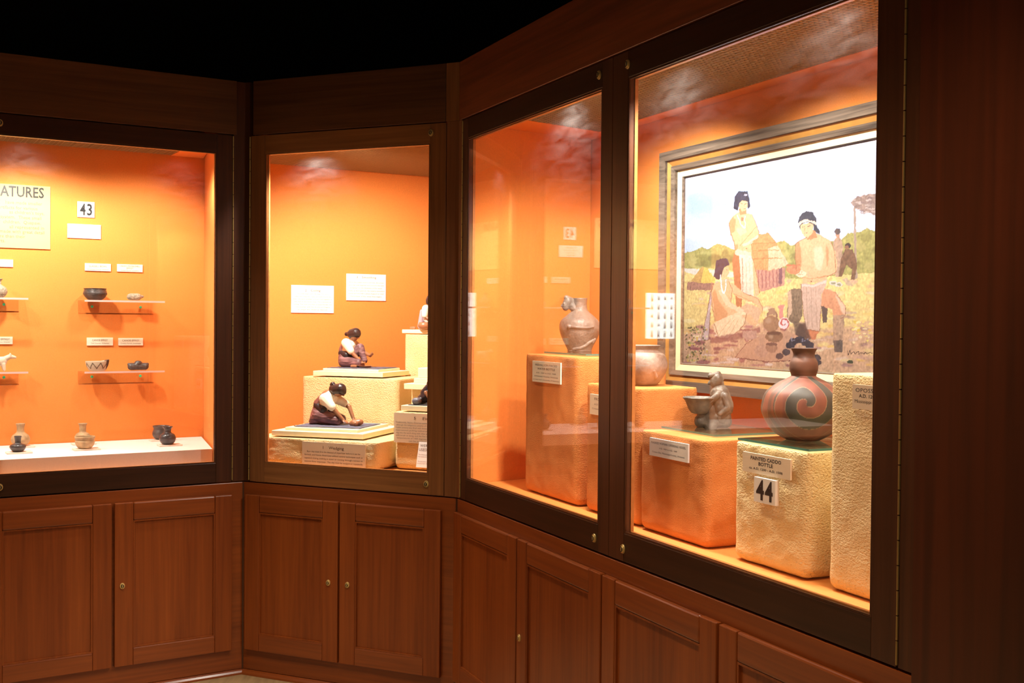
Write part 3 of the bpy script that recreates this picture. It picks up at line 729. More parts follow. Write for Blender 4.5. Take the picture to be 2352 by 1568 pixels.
# ---------------------------------------------------------------- vessels, case C
# head-spouted water bottle
mb = thing('effigy_bottle', 'brown-pink effigy water bottle with a small head beside its neck', 'bottle', 'C', .375, .33, zp1, -AC-.10)
bm_ = spl([(0, 0), (.042, 0), (.045, .006), (.052, .022), (.066, .050), (.0755, .082), (.070, .110), (.050, .132), (.032, .148), (.0265, .160), (.025, .178), (.0275, .197)], 5)
inner = [(r-.004, z) for r, z in bm_ if z > .16][::-1]
body = obj('body', lathe(bm_+inner+[(0, .16)], 64), CLAYP, mb, 0, True)
for v in body.data.vertices:
    v.co += v.co.normalized()*noise.noise(v.co*22)*.0035*(1 if v.co.z < .15 else .2)
blob('head_spout', [((-.010, -.004, .150), (-.036, -.008, .174), .019, .016), ((-.044, -.012, .184), (-.052, -.014, .168), .018, .017, (.9, 1, 1.15)), ((-.063, -.018, .172), (-.068, -.020, .166), .005, .003), ((-.050, -.014, .198), (-.022, -.006, .186), .010, .009), ((-.058, -.026, .176), (-.058, -.027, .176), .004, .004)], CLAYP, mb, .002, 3)
def skin(x, z, e=.002):
    r = np.interp(z, [p[1] for p in bm_], [p[0] for p in bm_]); return (x, -math.sqrt(max(r*r-x*x, 1e-6))-e, z)
def band(pts, r0, r1):
    n = len(pts)-1; return [(skin(*pts[k]), skin(*pts[k+1]), r0+(r1-r0)*k/n, r0+(r1-r0)*(k+1)/n) for k in range(n)]
blob('modelled_arm', band([(-.034, .092), (-.012, .090), (.012, .088), (.034, .088), (.050, .092)], .0062, .0048)+[(skin(-.036, .093), skin(-.034, .091), .009, .008)], CLAYP, mb, .0018, 3)
blob('modelled_leg', band([(-.020, .010), (.004, .014), (.022, .022), (.036, .034), (.050, .042)], .0055, .0065)+[(skin(.048, .036), skin(.056, .046), .008, .006)], CLAYP, mb, .0018, 3)
# frog jar on pedestal 2 (partly behind the mullion)
fj = thing('effigy_jar', 'squat mottled clay jar on the half hidden orange pedestal', 'jar', 'C', at('C', .25, 1470, 880)[0], .25, 1.3025, -AC)
fj.scale = (.84, .84, .98)
pr = spl([(0, 0), (.055, 0), (.075, .010), (.100, .045), (.104, .070), (.092, .098), (.070, .110), (.068, .118), (.076, .128), (.071, .128), (.062, .115), (.085, .09), (.06, .02), (0, .012)], 5)
CLAYM = mat('mottled_clay', (.42, .34, .29), .55, rgb2=(.12, .075, .055), scale=14, bump=.25, bscale=70)
obj('body', lathe(pr, 56), CLAYM, fj, 0, True)
blob('lug', [((-.085, -.045, .060), (-.075, -.06, .035), .012, .010)], CLAYM, fj, .003, 3)
blob('lug', [((.040, -.085, .050), (.05, -.07, .03), .010, .010)], CLAYM, fj, .003, 3)
# masked figure holding a bowl
CLAYK = mat('charcoal_clay', (.22, .19, .15), .42, rgb2=(.07, .058, .045), scale=25, bump=.2, bscale=120)
mf = thing('figure_vessel', 'dark grey clay figure kneeling behind an open bowl on a glass plate', 'figurine', 'C', at('C', .33, 1632, 980)[0], .33, zp3, -AC-.15)
mf.scale = (.74, .74, .90)
blob('pedestal_foot', [((-.045, 0, .020), (.065, 0, .020), .022, .022, (1, 1.2, 1)), ((-.035, 0, .040), (.06, 0, .035), .020, .024, (1, 1.2, 1)), ((.0, 0, .01), (.0, 0, .06), .03, .03)], CLAYK, mf, .003, 3)
blob('body', [((.045, 0, .035), (.045, 0, .075), .033, .035), ((.048, 0, .070), (.035, 0, .110), .040, .036, (1.15, 1, 1)), ((.035, 0, .12), (.028, 0, .14), .014, .013),
              ((.025, -.035, .108), (-.010, -.042, .088), .013, .010), ((-.010, -.042, .088), (-.028, -.03, .092), .009, .008), ((.055, -.035, .105), (.068, -.045, .070), .015, .012), ((.068, -.045, .070), (.035, -.05, .048), .011, .009), ((.03, .036, .108), (-.01, .045, .085), .013, .010)], CLAYK, mf, .003, 3)
blob('head', [((.014, 0, .152), (.026, 0, .158), .020, .023, (1, 1, 1.1)), ((-.002, 0, .150), (-.010, 0, .146), .009, .005), ((.04, 0, .15), (.045, 0, .135), .012, .010)], CLAYK, mf, .0025, 3)
blob('headdress', [((-.006, -.004, .172), (.030, .004, .178), .008, .011), ((.030, .004, .178), (.045, 0, .160), .011, .008), ((-.006, 0, .172), (-.004, 0, .180), .008, .006)], CLAYK, mf, .0025, 2)
bw = obj('bowl', lathe(spl([(0, 0), (.030, .002), (.046, .018), (.058, .042), (.068, .052), (.068, .055), (.064, .055), (.050, .04), (.03, .012), (0, .008)], 5), 48), CLAYK, mf, 0, True)
bw.location = (-.045, -.01, .045)
# painted swirl bottle
sb = thing('swirl_bottle', 'round clay bottle with red and grey incised swirls on the cream pedestal', 'bottle', 'C', at('C', .275, 1844, 1005)[0], .275, zp4, -AC-.25)
sb.scale = (.70, .70, .99)
pr = spl([(0, .0), (.050, 0), (.070, .004), (.115, .025), (.148, .065), (.152, .092), (.138, .125), (.098, .150), (.060, .164), (.046, .170), (.047, .176), (.052, .190), (.050, .207), (.040, .222), (.040, .232), (.047, .243), (.043, .243), (.036, .23), (.03, .2), (0, .19)], 16)
body = obj('body', lathe(pr, 420), CLAYP, sb, 0, True)
for v in body.data.vertices: v.co.z *= .985
RED, GRY, INC, PUR = (.26, .088, .056), (.085, .075, .060), (.38, .24, .14), (.17, .085, .06)
def swirl(co):
    z = co.z
    n = noise.noise(co*30)*.5
    if z > .168:
        c = (.20, .095, .062) if z < .215 else (.13, .065, .045)
        return tuple(x*(.85+.9*n) for x in c)
    a = math.atan2(co.y, co.x)
    best = None
    for ca in (-1.50, .60, 2.69):
        da = (a-ca+math.pi) % (2*math.pi)-math.pi
        u = da*.105; v = z-.104
        r = math.hypot(u, v)
        if best is None or r < best[0]: best = (r, math.atan2(v, u))
    r, th = best
    ph = (th/(2*math.pi) - r/.062+.35) % 1
    ring = (ph*2) % 1
    base = GRY if ph < .5 else RED
    if r > .09: base = RED if ph > .28 else PUR
    if ring < .025 or ring > .975: base = INC
    return tuple(max(0, x*(.85+.7*n)) for x in base)
vcol(body, swirl, .55, 'swirl_painted_clay')

# ---------------------------------------------------------------- framed painting
GREYW = wood('weathered_grey_wood', (.20, .15, .11), (.022, .015, .011), 'h', .85, 1.5)
GOLD = mat('gold_liner', (.34, .165, .035), .5, .15, .12, 25)
LINEN = mat('cream_linen_mat', (.66, .54, .33), .8, var=.03, scale=200)
PS0, PS1, PZ0, PZ1, PO = .680, 1.900, 1.360, 2.013, .582
pt = thing('framed_painting', 'large framed painting of people beside thatched huts hanging in the right case', 'painting', 'C', PS0, PO, PZ0)
PW, PH = PS1-PS0, PZ1-PZ0
def ring(d0, y0, d1, y1, m, name, yb=.016):
    """mitred frame band from d0 outside the canvas edge to d1 (smaller), fronts at y0,y1"""
    bm = bmesh.new()
    def rect(d, y): return [bm.verts.new(p) for p in ((-d, y, -d), (PW+d, y, -d), (PW+d, y, PH+d), (-d, y, PH+d))]
    fo, fi, bo, bi = rect(d0, y0), rect(d1, y1), rect(d0, yb), rect(d1, yb)
    for i in range(4):
        j = (i+1) % 4
        bm.faces.new((fo[i], fo[j], fi[j], fi[i])); bm.faces.new((bo[i], bi[i], bi[j], bo[j]))
        bm.faces.new((fo[i], bo[i], bo[j], fo[j])); bm.faces.new((fi[i], fi[j], bi[j], bi[i]))
    return obj(name, bm, m, pt)
ring(.094, -.050, .062, -.046, GREYW, 'outer_frame')
ring(.0618, -.036, .042, -.026, GOLD, 'gold_liner')
ring(.0418, -.034, .026, -.028, GREYW, 'inner_frame')
ring(.0258, -.016, .003, -.010, LINEN, 'linen_mat')
ring(.0028, -.012, .0, -.006, GREYW, 'edge_slip')

def painting():
    st = .0019; nx, nz = int(PW/st), int(PH/st)
    # picture coordinates: the photo crop (1440..2060, 380..860) enlarged 3.266x, mapped to the canvas plane
    X, Z = np.meshgrid(np.linspace(0, PW, nx), np.linspace(0, PH, nz))
    rng = np.random.RandomState(4)
    def sm(a, k):
        for _ in range(k):
            a = (a+np.roll(a, 1, 0)+np.roll(a, -1, 0)+np.roll(a, 1, 1)+np.roll(a, -1, 1))/5
        return a
    def nz_(k, amp):
        a = sm(rng.randn(nz, nx), k); return a/a.std()*amp
    img = np.zeros((nz, nx, 3)); gx = X+nz_(6, .0008); gz = Z+nz_(6, .0008)
    def P(p):
        s, z = at('C', PO, 1440+p[0]/3.266, 380+p[1]/3.266); return s-PS0, z-PZ0
    def poly(pts, c, a=1.0, tex=.0, soft=0):
        q = [P(p) for p in pts]; m = np.zeros((nz, nx), bool); n = len(q)
        for i in range(n):
            (x0, y0), (x1, y1) = q[i], q[(i+1) % n]
            cond = ((y0 > gz) != (y1 > gz))
            with np.errstate(divide='ignore', invalid='ignore'):
                xi = (x1-x0)*(gz-y0)/((y1-y0) if y1 != y0 else 1e-9)+x0
            m ^= cond & (gx < xi)
        f = m.astype(float)*a
        if soft: f = sm(f, soft)
        put(f, c, tex)
    def put(f, c, tex=0):
        c = np.array(c, float)/255
        cc = c[None, None, :]*np.ones((nz, nx, 1))
        if tex: cc = np.clip(cc*(1+nz_(3, tex*.6))[..., None], 0, 1)
        img[:] = img*(1-f[..., None])+cc*f[..., None]
    def ell(cx_, cy_, rx_, ry_, c, a=1., tex=0., soft=0):
        poly([(cx_+rx_*math.cos(t), cy_+ry_*math.sin(t)) for t in np.linspace(0, 2*math.pi, 20)[:-1]], c, a, tex, soft)
    def line(pts, wd_, c, a=1., tex=0):
        for (x0, y0), (x1, y1) in zip(pts, pts[1:]):
            L_ = math.hypot(x1-x0, y1-y0)+1e-9; nx_, ny_ = -(y1-y0)/L_*wd_/2, (x1-x0)/L_*wd_/2
            poly([(x0+nx_, y0+ny_), (x1+nx_, y1+ny_), (x1-nx_, y1-ny_), (x0-nx_, y0-ny_)], c, a, tex)
    img[:] = np.array((226, 232, 238))/255
    for _ in range(16):
        ell(rng.uniform(430, 1100), rng.uniform(150, 620), 170, 80, (170, 200, 234), .45, 0, 25)
    for _ in range(10):
        ell(rng.uniform(1000, 2500), rng.uniform(380, 700), 200, 70, (190, 214, 238), .45, 0, 25)
    R = 3200
    poly([(380, 660), (437, 655), (500, 640), (560, 612), (610, 625), (680, 585), (740, 600), (790, 625), (900, 650), (1110, 580), (1180, 565), (1230, 600), (1290, 580), (1500, 570), (1600, 560), (1660, 510), (1740, 500), (1800, 468), (1885, 500), (R, 430), (R, 900), (380, 900)], (178, 170, 96), 1, .08)
    for _ in range(70):
        x = rng.choice([rng.uniform(430, 820), rng.uniform(1100, 1300), rng.uniform(1600, 2400)])
        y = rng.uniform(650, 760) if x < 1300 else rng.uniform(540, 780)
        ell(x, y, rng.uniform(20, 55), rng.uniform(15, 35), [(150, 142, 78), (205, 200, 120), (196, 182, 110), (130, 120, 70)][rng.randint(4)], .6, .05, 3)
    poly([(380, 775), (640, 770), (800, 790), (1000, 840), (1300, 850), (1885, 800), (R, 780), (R, 2000), (380, 2000)], (238, 212, 132), 1, .08)
    poly([(380, 770), (520, 775), (650, 780), (800, 800), (800, 840), (640, 830), (500, 820)], (225, 222, 200), .9, .04)
    poly([(380, 1240), (700, 1200), (1000, 1180), (1450, 1230), (1885, 1180), (R, 1200), (R, 2000), (380, 2000)], (214, 172, 132), .9, .1, 12)
    for _ in range(170):
        x, y = rng.uniform(430, 2000), rng.uniform(860, 1500)
        c = [(246, 222, 140), (252, 238, 176), (226, 186, 130), (214, 170, 146), (242, 206, 112), (236, 212, 180)][rng.randint(6)]
        ell(x, y, rng.uniform(15, 60), rng.uniform(5, 16), c, .6, .06, 1)
    for _ in range(60):
        ell(rng.uniform(440, 1250), rng.uniform(1200, 1500), rng.uniform(15, 60), rng.uniform(5, 18), [(158, 96, 92), (180, 124, 116), (240, 222, 200), (140, 84, 84)][rng.randint(4)], .75, .06, 1)
    for _ in range(40):
        ell(rng.uniform(1400, 2000), rng.uniform(1060, 1500), rng.uniform(15, 50), rng.uniform(5, 14), [(150, 112, 110), (235, 190, 90), (196, 170, 150), (250, 225, 130)][rng.randint(4)], .6, .06, 1)
    # tent
    poly([(455, 872), (655, 878), (640, 935), (450, 935)], (176, 130, 104), 1, .08)
    poly([(478, 870), (560, 760), (600, 765), (662, 852), (655, 882), (560, 880)], (228, 200, 100), 1, .05)
    poly([(478, 870), (560, 760), (575, 765), (556, 882)], (205, 165, 95), 1, .05)
    # hut
    poly([(965, 775), (1190, 765), (1180, 900), (1000, 945)], (198, 148, 124), 1, .08)
    for k in range(7): line([(985+k*28, 780), (990+k*27, 925-k*4)], 8, (150, 100, 95), .8)
    poly([(1140, 765), (1165, 765), (1165, 890), (1140, 885)], (110, 80, 90), .8)
    poly([(930, 590), (990, 515), (1060, 505), (1110, 560), (1215, 735), (1150, 770), (1060, 790), (945, 775)], (203, 152, 96), 1, .07)
    poly([(1060, 620), (1130, 600), (1215, 735), (1150, 770), (1060, 785)], (226, 196, 150), 1, .06)
    for y in (575, 630, 690): line([(945, y+10), (1060, y+6), (1120+(y-575)*.4, y+2)], 6, (170, 120, 70), .8)
    # shelter
    poly([(1675, 275), (1720, 240), (1770, 222), (1885, 208), (2500, 150), (2500, 560), (1885, 380), (1800, 350), (1710, 322)], (166, 142, 122), 1, .12)
    for _ in range(50): ell(rng.uniform(1690, 1990), rng.uniform(230, 360), 22, 7, [(140, 118, 108), (214, 196, 178), (160, 140, 124)][rng.randint(3)], .7, .05)
    poly([(1700, 318), (1715, 318), (1727, 850), (1708, 850)], (180, 156, 128), 1, .05)
    # distant pair
    poly([(1545, 570), (1575, 535), (1605, 545), (1622, 610), (1606, 720), (1602, 835), (1565, 835), (1552, 700)], (190, 158, 124), 1, .06)
    ell(1582, 520, 17, 26, (196, 150, 116)); ell(1580, 495, 24, 22, (98, 86, 80))
    poly([(1610, 680), (1640, 630), (1690, 628), (1715, 680), (1728, 760), (1705, 860), (1676, 858), (1690, 780), (1645, 745), (1612, 835), (1588, 835), (1600, 740)], (132, 98, 70), 1, .08)
    ell(1660, 600, 22, 20, (80, 64, 58)); ell(1650, 615, 14, 14, (160, 112, 80))
    for x in (1545, 1590): ell(x, 880+(x-1545)*.3, 28, 18, (222, 214, 190)); ell(x+2, 882+(x-1545)*.3, 18, 9, (168, 160, 120))
    poly([(1610, 850), (1650, 845), (1700, 900), (1660, 905)], (206, 180, 140), 1, .05)
    # standing man
    S, SD, SL = (234, 188, 134), (200, 142, 92), (248, 218, 172)
    poly([(790, 710), (812, 640), (860, 690), (868, 900), (858, 1060), (820, 1062), (806, 900)], (188, 122, 78), 1, .06)
    poly([(930, 660), (975, 830), (998, 960), (962, 985), (940, 860)], S, 1, .05)
    poly([(764, 430), (795, 378), (838, 352), (882, 350), (938, 368), (968, 430), (992, 500), (985, 545), (930, 575), (938, 655), (812, 645), (806, 585), (780, 520)], S, 1, .04)
    poly([(764, 430), (795, 378), (815, 400), (812, 500), (835, 590), (830, 645), (812, 645), (806, 585), (780, 520)], SD, .75, .04, 1)
    poly([(820, 470), (885, 460), (900, 500), (850, 530)], SL, .5, 0, 2)
    line([(800, 500), (830, 590), (880, 570), (942, 488)], 34, S, 1, .03); line([(845, 607), (935, 500)], 5, SD, .8)
    line([(985, 530), (900, 590), (872, 600)], 22, SL, .9); line([(975, 450), (935, 500), (900, 540)], 5, SD, .7)
    ell(896, 622, 5, 4, (150, 95, 60)); poly([(808, 636), (830, 628), (935, 655), (930, 690), (860, 685), (812, 668)], (232, 204, 168), 1, .04)
    poly([(842, 665), (940, 680), (952, 980), (905, 995), (860, 985)], (240, 216, 182), 1, .05)
    for x in (868, 892, 918): line([(x, 690), (x+8, 975)], 4, (208, 176, 140), .7)
    poly([(838, 325), (900, 325), (896, 365), (846, 372)], SD, 1, .03)
    poly([(836, 262), (905, 262), (908, 310), (885, 345), (862, 342), (838, 315)], S, 1, .03)
    poly([(800, 325), (808, 230), (838, 194), (905, 192), (918, 245), (926, 310), (908, 328), (906, 272), (862, 262), (842, 285), (832, 338)], (58, 58, 70), 1, .15)
    for x in (860, 888): line([(x-8, 288), (x+8, 286)], 4, (90, 60, 50)); 
    line([(872, 325), (890, 323)], 4, (170, 90, 70)); line([(876, 290), (878, 308)], 3, SD)
    line([(745, 348), (795, 292)], 6, (240, 225, 190)); line([(770, 345), (800, 305)], 5, (210, 190, 150))
    line([(880, 215), (900, 225)], 14, (230, 225, 225), .7)
    for k in range(14):
        t = k/13; ell(830+55*t, 375+90*math.sin(t*1.75)*1.0, 4, 5, (250, 245, 232))
    for k in range(8): ell(885+3*math.sin(k), 460-k*11, 4, 5, (250, 245, 232))
    ell(864, 402, 10, 16, (190, 110, 80), .8)
    # outlines of the standing man
    for p_ in ([(764, 430), (780, 520), (806, 585), (812, 645)], [(938, 368), (968, 430), (992, 500), (985, 545), (930, 575), (938, 655)], [(864, 690), (868, 900), (858, 1060)], [(938, 680), (975, 830), (998, 960)]): line(p_, 4, (150, 96, 62), .7)
    # kneeling man
    poly([(1212, 935), (1255, 920), (1310, 925), (1318, 1120), (1290, 1180), (1240, 1180), (1200, 1140)], (146, 122, 92), 1, .1)
    poly([(1205, 950), (1230, 930), (1240, 1100), (1210, 1150)], (216, 180, 140), 1, .05)
    poly([(1322, 1190), (1442, 1240), (1412, 1305), (1352, 1300)], (216, 138, 92), 1, .05)
    poly([(1240, 1150), (1330, 1200), (1350, 1290), (1270, 1280)], (110, 90, 72), .8, .1, 2)
    poly([(1470, 915), (1560, 948), (1636, 1050), (1640, 1120), (1600, 1150), (1548, 1140), (1540, 1080), (1455, 1055)], (222, 158, 112), 1, .04)
    poly([(1560, 960), (1636, 1050), (1640, 1120), (1615, 1110), (1590, 1040)], (248, 212, 172), .8, 0, 2)
    poly([(1455, 1050), (1505, 1070), (1500, 1175), (1470, 1180)], (92, 72, 66), .9, .06)
    poly([(1545, 1120), (1632, 1120), (1618, 1330), (1615, 1395), (1562, 1400), (1548, 1330)], (190, 156, 120), 1, .08)
    poly([(1546, 1310), (1618, 1310), (1616, 1398), (1558, 1402)], (112, 98, 84), 1, .1)
    poly([(1262, 590), (1300, 560), (1352, 538), (1395, 500), (1440, 515), (1530, 568), (1560, 660), (1568, 800), (1500, 835), (1490, 860), (1320, 890), (1310, 800), (1270, 700)], S, 1, .04)
    poly([(1262, 590), (1292, 566), (1308, 640), (1310, 760), (1272, 790), (1262, 700)], SD, .8, .04, 1)
    poly([(1400, 620), (1460, 600), (1480, 700), (1450, 800), (1410, 760)], SL, .7, 0, 5)
    poly([(1500, 590), (1515, 650), (1510, 750), (1500, 760), (1490, 640)], SD, .7, 0, 2)
    line([(1545, 640), (1558, 780)], 40, S, 1, .03); line([(1560, 790), (1390, 820), (1300, 820)], 44, S, 1, .03); line([(1545, 820), (1400, 848), (1310, 842)], 6, SD, .8)
    ell(1305, 812, 42, 26, SL, 1, .03); line([(1270, 805), (1320, 800)], 4, SD); line([(1275, 818), (1320, 815)], 4, SD)
    ell(1250, 780, 55, 36, (228, 146, 100), 1, .08); line([(1195, 750), (1300, 745)], 10, (214, 120, 84), .9)
    ell(1382, 868, 6, 5, (150, 95, 60)); line([(1358, 790), (1362, 835)], 4, (200, 170, 140))
    poly([(1350, 500), (1410, 480), (1430, 540), (1360, 560), (1340, 540)], SD, 1, .03)
    poly([(1294, 440), (1400, 430), (1395, 500), (1355, 545), (1325, 535), (1305, 490)], S, 1, .03)
    poly([(1283, 440), (1290, 390), (1318, 355), (1350, 340), (1395, 352), (1418, 390), (1424, 450), (1448, 500), (1444, 515), (1405, 490), (1395, 440), (1340, 425), (1300, 450), (1300, 475)], (68, 68, 76), 1, .12)
    line([(1284, 448), (1310, 425), (1350, 412), (1392, 418), (1422, 442)], 18, (238, 216, 178))
    line([(1315, 462), (1335, 458)], 4, (80, 55, 50)); line([(1355, 455), (1378, 452)], 4, (80, 55, 50)); line([(1338, 465), (1330, 492)], 4, SD); line([(1330, 508), (1352, 506)], 4, (150, 80, 70))
    poly([(1305, 885), (1400, 890), (1500, 850), (1498, 885), (1462, 960), (1455, 1070), (1445, 1245), (1385, 1230), (1340, 1225), (1318, 1050)], (218, 184, 152), 1, .05)
    for x in (1345, 1380, 1415): line([(x, 910), (x+12, 1215)], 6, (190, 154, 126), .7)
    line([(1310, 900), (1400, 905), (1495, 868)], 16, (236, 212, 184), .9)
    for p_ in ([(1262, 590), (1262, 700), (1272, 790)], [(1530, 568), (1560, 660), (1568, 800), (1500, 835)], [(1352, 538), (1300, 560), (1262, 590)], [(1560, 948), (1636, 1050), (1640, 1120), (1600, 1150)], [(1318, 1050), (1340, 1225), (1445, 1245), (1455, 1070)], [(1305, 885), (1318, 1050)]): line(p_, 5, (150, 100, 70), .7)
    # seated man
    poly([(820, 1085), (900, 1030), (980, 1058), (1005, 1100), (975, 1195), (900, 1200)], (218, 184, 140), 1, .05)
    poly([(652, 890), (684, 866), (680, 900), (640, 960), (626, 1100), (612, 1310), (556, 1312), (596, 1130), (628, 950)], (212, 186, 168), 1, .05)
    poly([(640, 900), (700, 868), (762, 868), (792, 930), (778, 1020), (865, 1100), (720, 1180), (662, 1165), (640, 1050), (632, 960)], S, 1, .04)
    poly([(640, 960), (662, 930), (690, 1020), (760, 1110), (720, 1180), (662, 1165)], SD, .7, .03, 2)
    poly([(750, 900), (792, 880), (870, 950), (985, 1000), (1018, 1070), (1012, 1112), (990, 1060), (950, 1032), (850, 1000), (780, 950)], S, 1, .03); line([(800, 960), (950, 1025)], 6, SD, .7)
    line([(700, 930), (760, 1040), (870, 1100)], 36, SL, .7, .02)
    poly([(648, 1180), (760, 1130), (862, 1092), (895, 1108), (885, 1180), (840, 1240), (760, 1292), (690, 1295), (655, 1240)], (238, 214, 164), 1, .05)
    for k in range(3): line([(690+k*40, 1270), (780+k*30, 1150)], 5, (208, 178, 128), .7)
    poly([(860, 1120), (930, 1120), (975, 1180), (965, 1205), (920, 1190)], S, 1, .04)
    poly([(705, 770), (760, 755), (768, 800), (750, 835), (720, 850), (695, 830)], S, 1, .03)
    poly([(652, 835), (662, 770), (668, 718), (700, 698), (755, 700), (768, 745), (735, 760), (718, 790), (708, 840), (685, 858)], (54, 52, 72), 1, .15)
    line([(742, 788), (758, 785)], 4, (90, 60, 50))
    for k in range(26):
        t = k/25*math.pi; ell(725-18*math.cos(t), 860+95*math.sin(t), 5, 5, (240, 236, 226)); 
    for k in range(10): ell(702+k*.5, 820+k*8, 5, 5, (244, 232, 220))
    for p_ in ([(640, 900), (632, 960), (640, 1050), (662, 1165)], [(652, 1180), (690, 1295), (760, 1292), (840, 1240), (885, 1180), (895, 1108)], [(652, 890), (628, 950), (596, 1130), (556, 1312), (612, 1310), (626, 1100)], [(870, 950), (985, 1000), (1018, 1070), (1012, 1112)], [(762, 868), (792, 930), (778, 1020)]): line(p_, 5, (150, 100, 74), .7)
    poly([(640, 1290), (860, 1250), (1000, 1210), (1000, 1250), (860, 1300), (700, 1330), (620, 1330)], (140, 88, 84), .7, .08, 2)
    poly([(1290, 1190), (1340, 1180), (1380, 1300), (1330, 1340), (1250, 1300)], (96, 74, 62), .8, .1, 3)
    # mat with pots
    poly([(812, 1440), (890, 1340), (965, 1290), (1200, 1235), (1300, 1290), (1240, 1462), (1050, 1470)], (206, 160, 122), 1, .04); line([(830, 1442), (1050, 1472), (1240, 1464)], 7, (130, 80, 70)); line([(812, 1440), (890, 1340), (965, 1290)], 5, (150, 100, 84))
    poly([(868, 1240), (970, 1235), (975, 1300), (900, 1310), (865, 1285)], (196, 156, 130), 1, .06)
    for rr, cc in ((42, (150, 118, 92)), (28, (224, 188, 128))): ell(1090, 1120, rr, rr*.95, cc)
    poly([(1062, 1070), (1108, 1068), (1112, 1120), (1060, 1120)], (170, 136, 104))
    ell(1082, 1185, 62, 62, (162, 126, 92), 1, .05); ell(1060, 1165, 22, 26, (196, 164, 128), .7, 0, 3)
    poly([(1128, 1050), (1182, 1048), (1168, 1090), (1172, 1145), (1140, 1145), (1145, 1090)], (224, 150, 130), 1, .04)
    ell(1178, 1182, 42, 44, (240, 224, 210))
    for k in range(3):
        pts = [(1178+(10+k*11+3*t)*math.cos(t+k*2), 1182+(10+k*11+3*t)*math.sin(t+k*2)) for t in np.linspace(0, 4.2, 10)]
        line(pts, 6, (196, 84, 76), .9)
    ell(1105, 1282, 68, 44, (140, 108, 80), 1, .06); ell(1103, 1258, 55, 14, (96, 74, 60)); ell(1080, 1285, 20, 16, (190, 160, 124), .7, 0, 3)
    poly([(985, 1262), (1036, 1262), (1028, 1345), (994, 1345)], (196, 156, 122), 1, .04); ell(1008, 1390, 50, 50, (196, 154, 122), 1, .05)
    ell(1085, 1365, 46, 38, (170, 130, 100), 1, .05); ell(1085, 1340, 44, 12, (120, 90, 76))
    for c in ((1250, 1320), (1300, 1305), (1345, 1330), (1370, 1350), (1225, 1350)): ell(c[0], c[1], 34, 26, (66, 60, 64), 1, .15)
    for c in ((1195, 1400), (1145, 1430), (1425, 1440), (1430, 1480)): ell(c[0], c[1], 30, 24, (76, 66, 66), .9, .15)
    for _ in range(8): ell(rng.uniform(1230, 1370), rng.uniform(1290, 1350), 7, 6, (160, 158, 168), .7)
    # grasses in the corner
    for _ in range(120):
        x, y = rng.uniform(445, 600), rng.uniform(1210, 1470)
        ell(x, y, rng.uniform(3, 9), rng.uniform(4, 10), [(110, 104, 60), (160, 160, 90), (240, 226, 170), (226, 190, 90), (90, 84, 60)][rng.randint(5)], .85)
    for _ in range(60):
        ell(rng.uniform(1700, 2100), rng.uniform(1170, 1330), rng.uniform(6, 22), rng.uniform(4, 10), [(246, 226, 120), (230, 196, 80), (252, 240, 170)][rng.randint(3)], .8)
    ell(1672, 1472, 26, 13, (60, 70, 48), .9)
    sg_ = [(1648, 1385), (1660, 1420), (1672, 1388), (1680, 1412), (1700, 1398), (1712, 1412), (1725, 1402), (1738, 1388), (1740, 1414), (1760, 1404), (1775, 1414), (1790, 1398), (1805, 1412), (1825, 1404), (1845, 1408)]
    line(sg_, 5, (80, 62, 50))
    img_ = np.clip(img*(1+nz_(1, .02))[..., None], 0, 1)
    linr = np.where(img_ <= .04045, img_/12.92, ((img_+.055)/1.055)**2.4)*np.array([.40, .42, .55])
    # mesh
    V = np.zeros((nz*nx, 3)); V[:, 0] = X.ravel(); V[:, 2] = Z.ravel(); V[:, 1] = 0
    i = np.arange((nz-1)*(nx-1)); r, c = i//(nx-1), i % (nx-1); a = r*nx+c
    Fc = np.stack((a, a+1, a+nx+1, a+nx), 1)
    me = bpy.data.meshes.new('canvas'); me.vertices.add(len(V)); me.vertices.foreach_set('co', V.ravel())
    me.loops.add(Fc.size); me.loops.foreach_set('vertex_index', Fc.ravel().astype(np.int32))
    me.polygons.add(len(Fc)); me.polygons.foreach_set('loop_start', np.arange(0, Fc.size, 4, dtype=np.int32))
    me.update(calc_edges=True)
    ca = me.color_attributes.new('paint', 'FLOAT_COLOR', 'POINT')
    rgba = np.ones((nz*nx, 4)); rgba[:, :3] = linr.reshape(-1, 3); ca.data.foreach_set('color', rgba.ravel())
    m = bpy.data.materials.new('oil_paint'); m.use_nodes = True; nt = m.node_tree; b = nt.nodes['Principled BSDF']; b.inputs['Roughness'].default_value = .65
    b.inputs['Specular IOR Level'].default_value = .25
    vc = nt.nodes.new('ShaderNodeVertexColor'); vc.layer_name = 'paint'; nt.links.new(vc.outputs[0], b.inputs['Base Color'])
    me.materials.append(m)
    o = bpy.data.objects.new('canvas', me); COL.objects.link(o); o.parent = pt
    o['label'] = 'painted scene of four people, pots and thatched huts'
    obj('backing_board', boxes((-.02, PW+.02, .0165, .0172, -.02, PH+.02)), LIDM, pt)
painting()

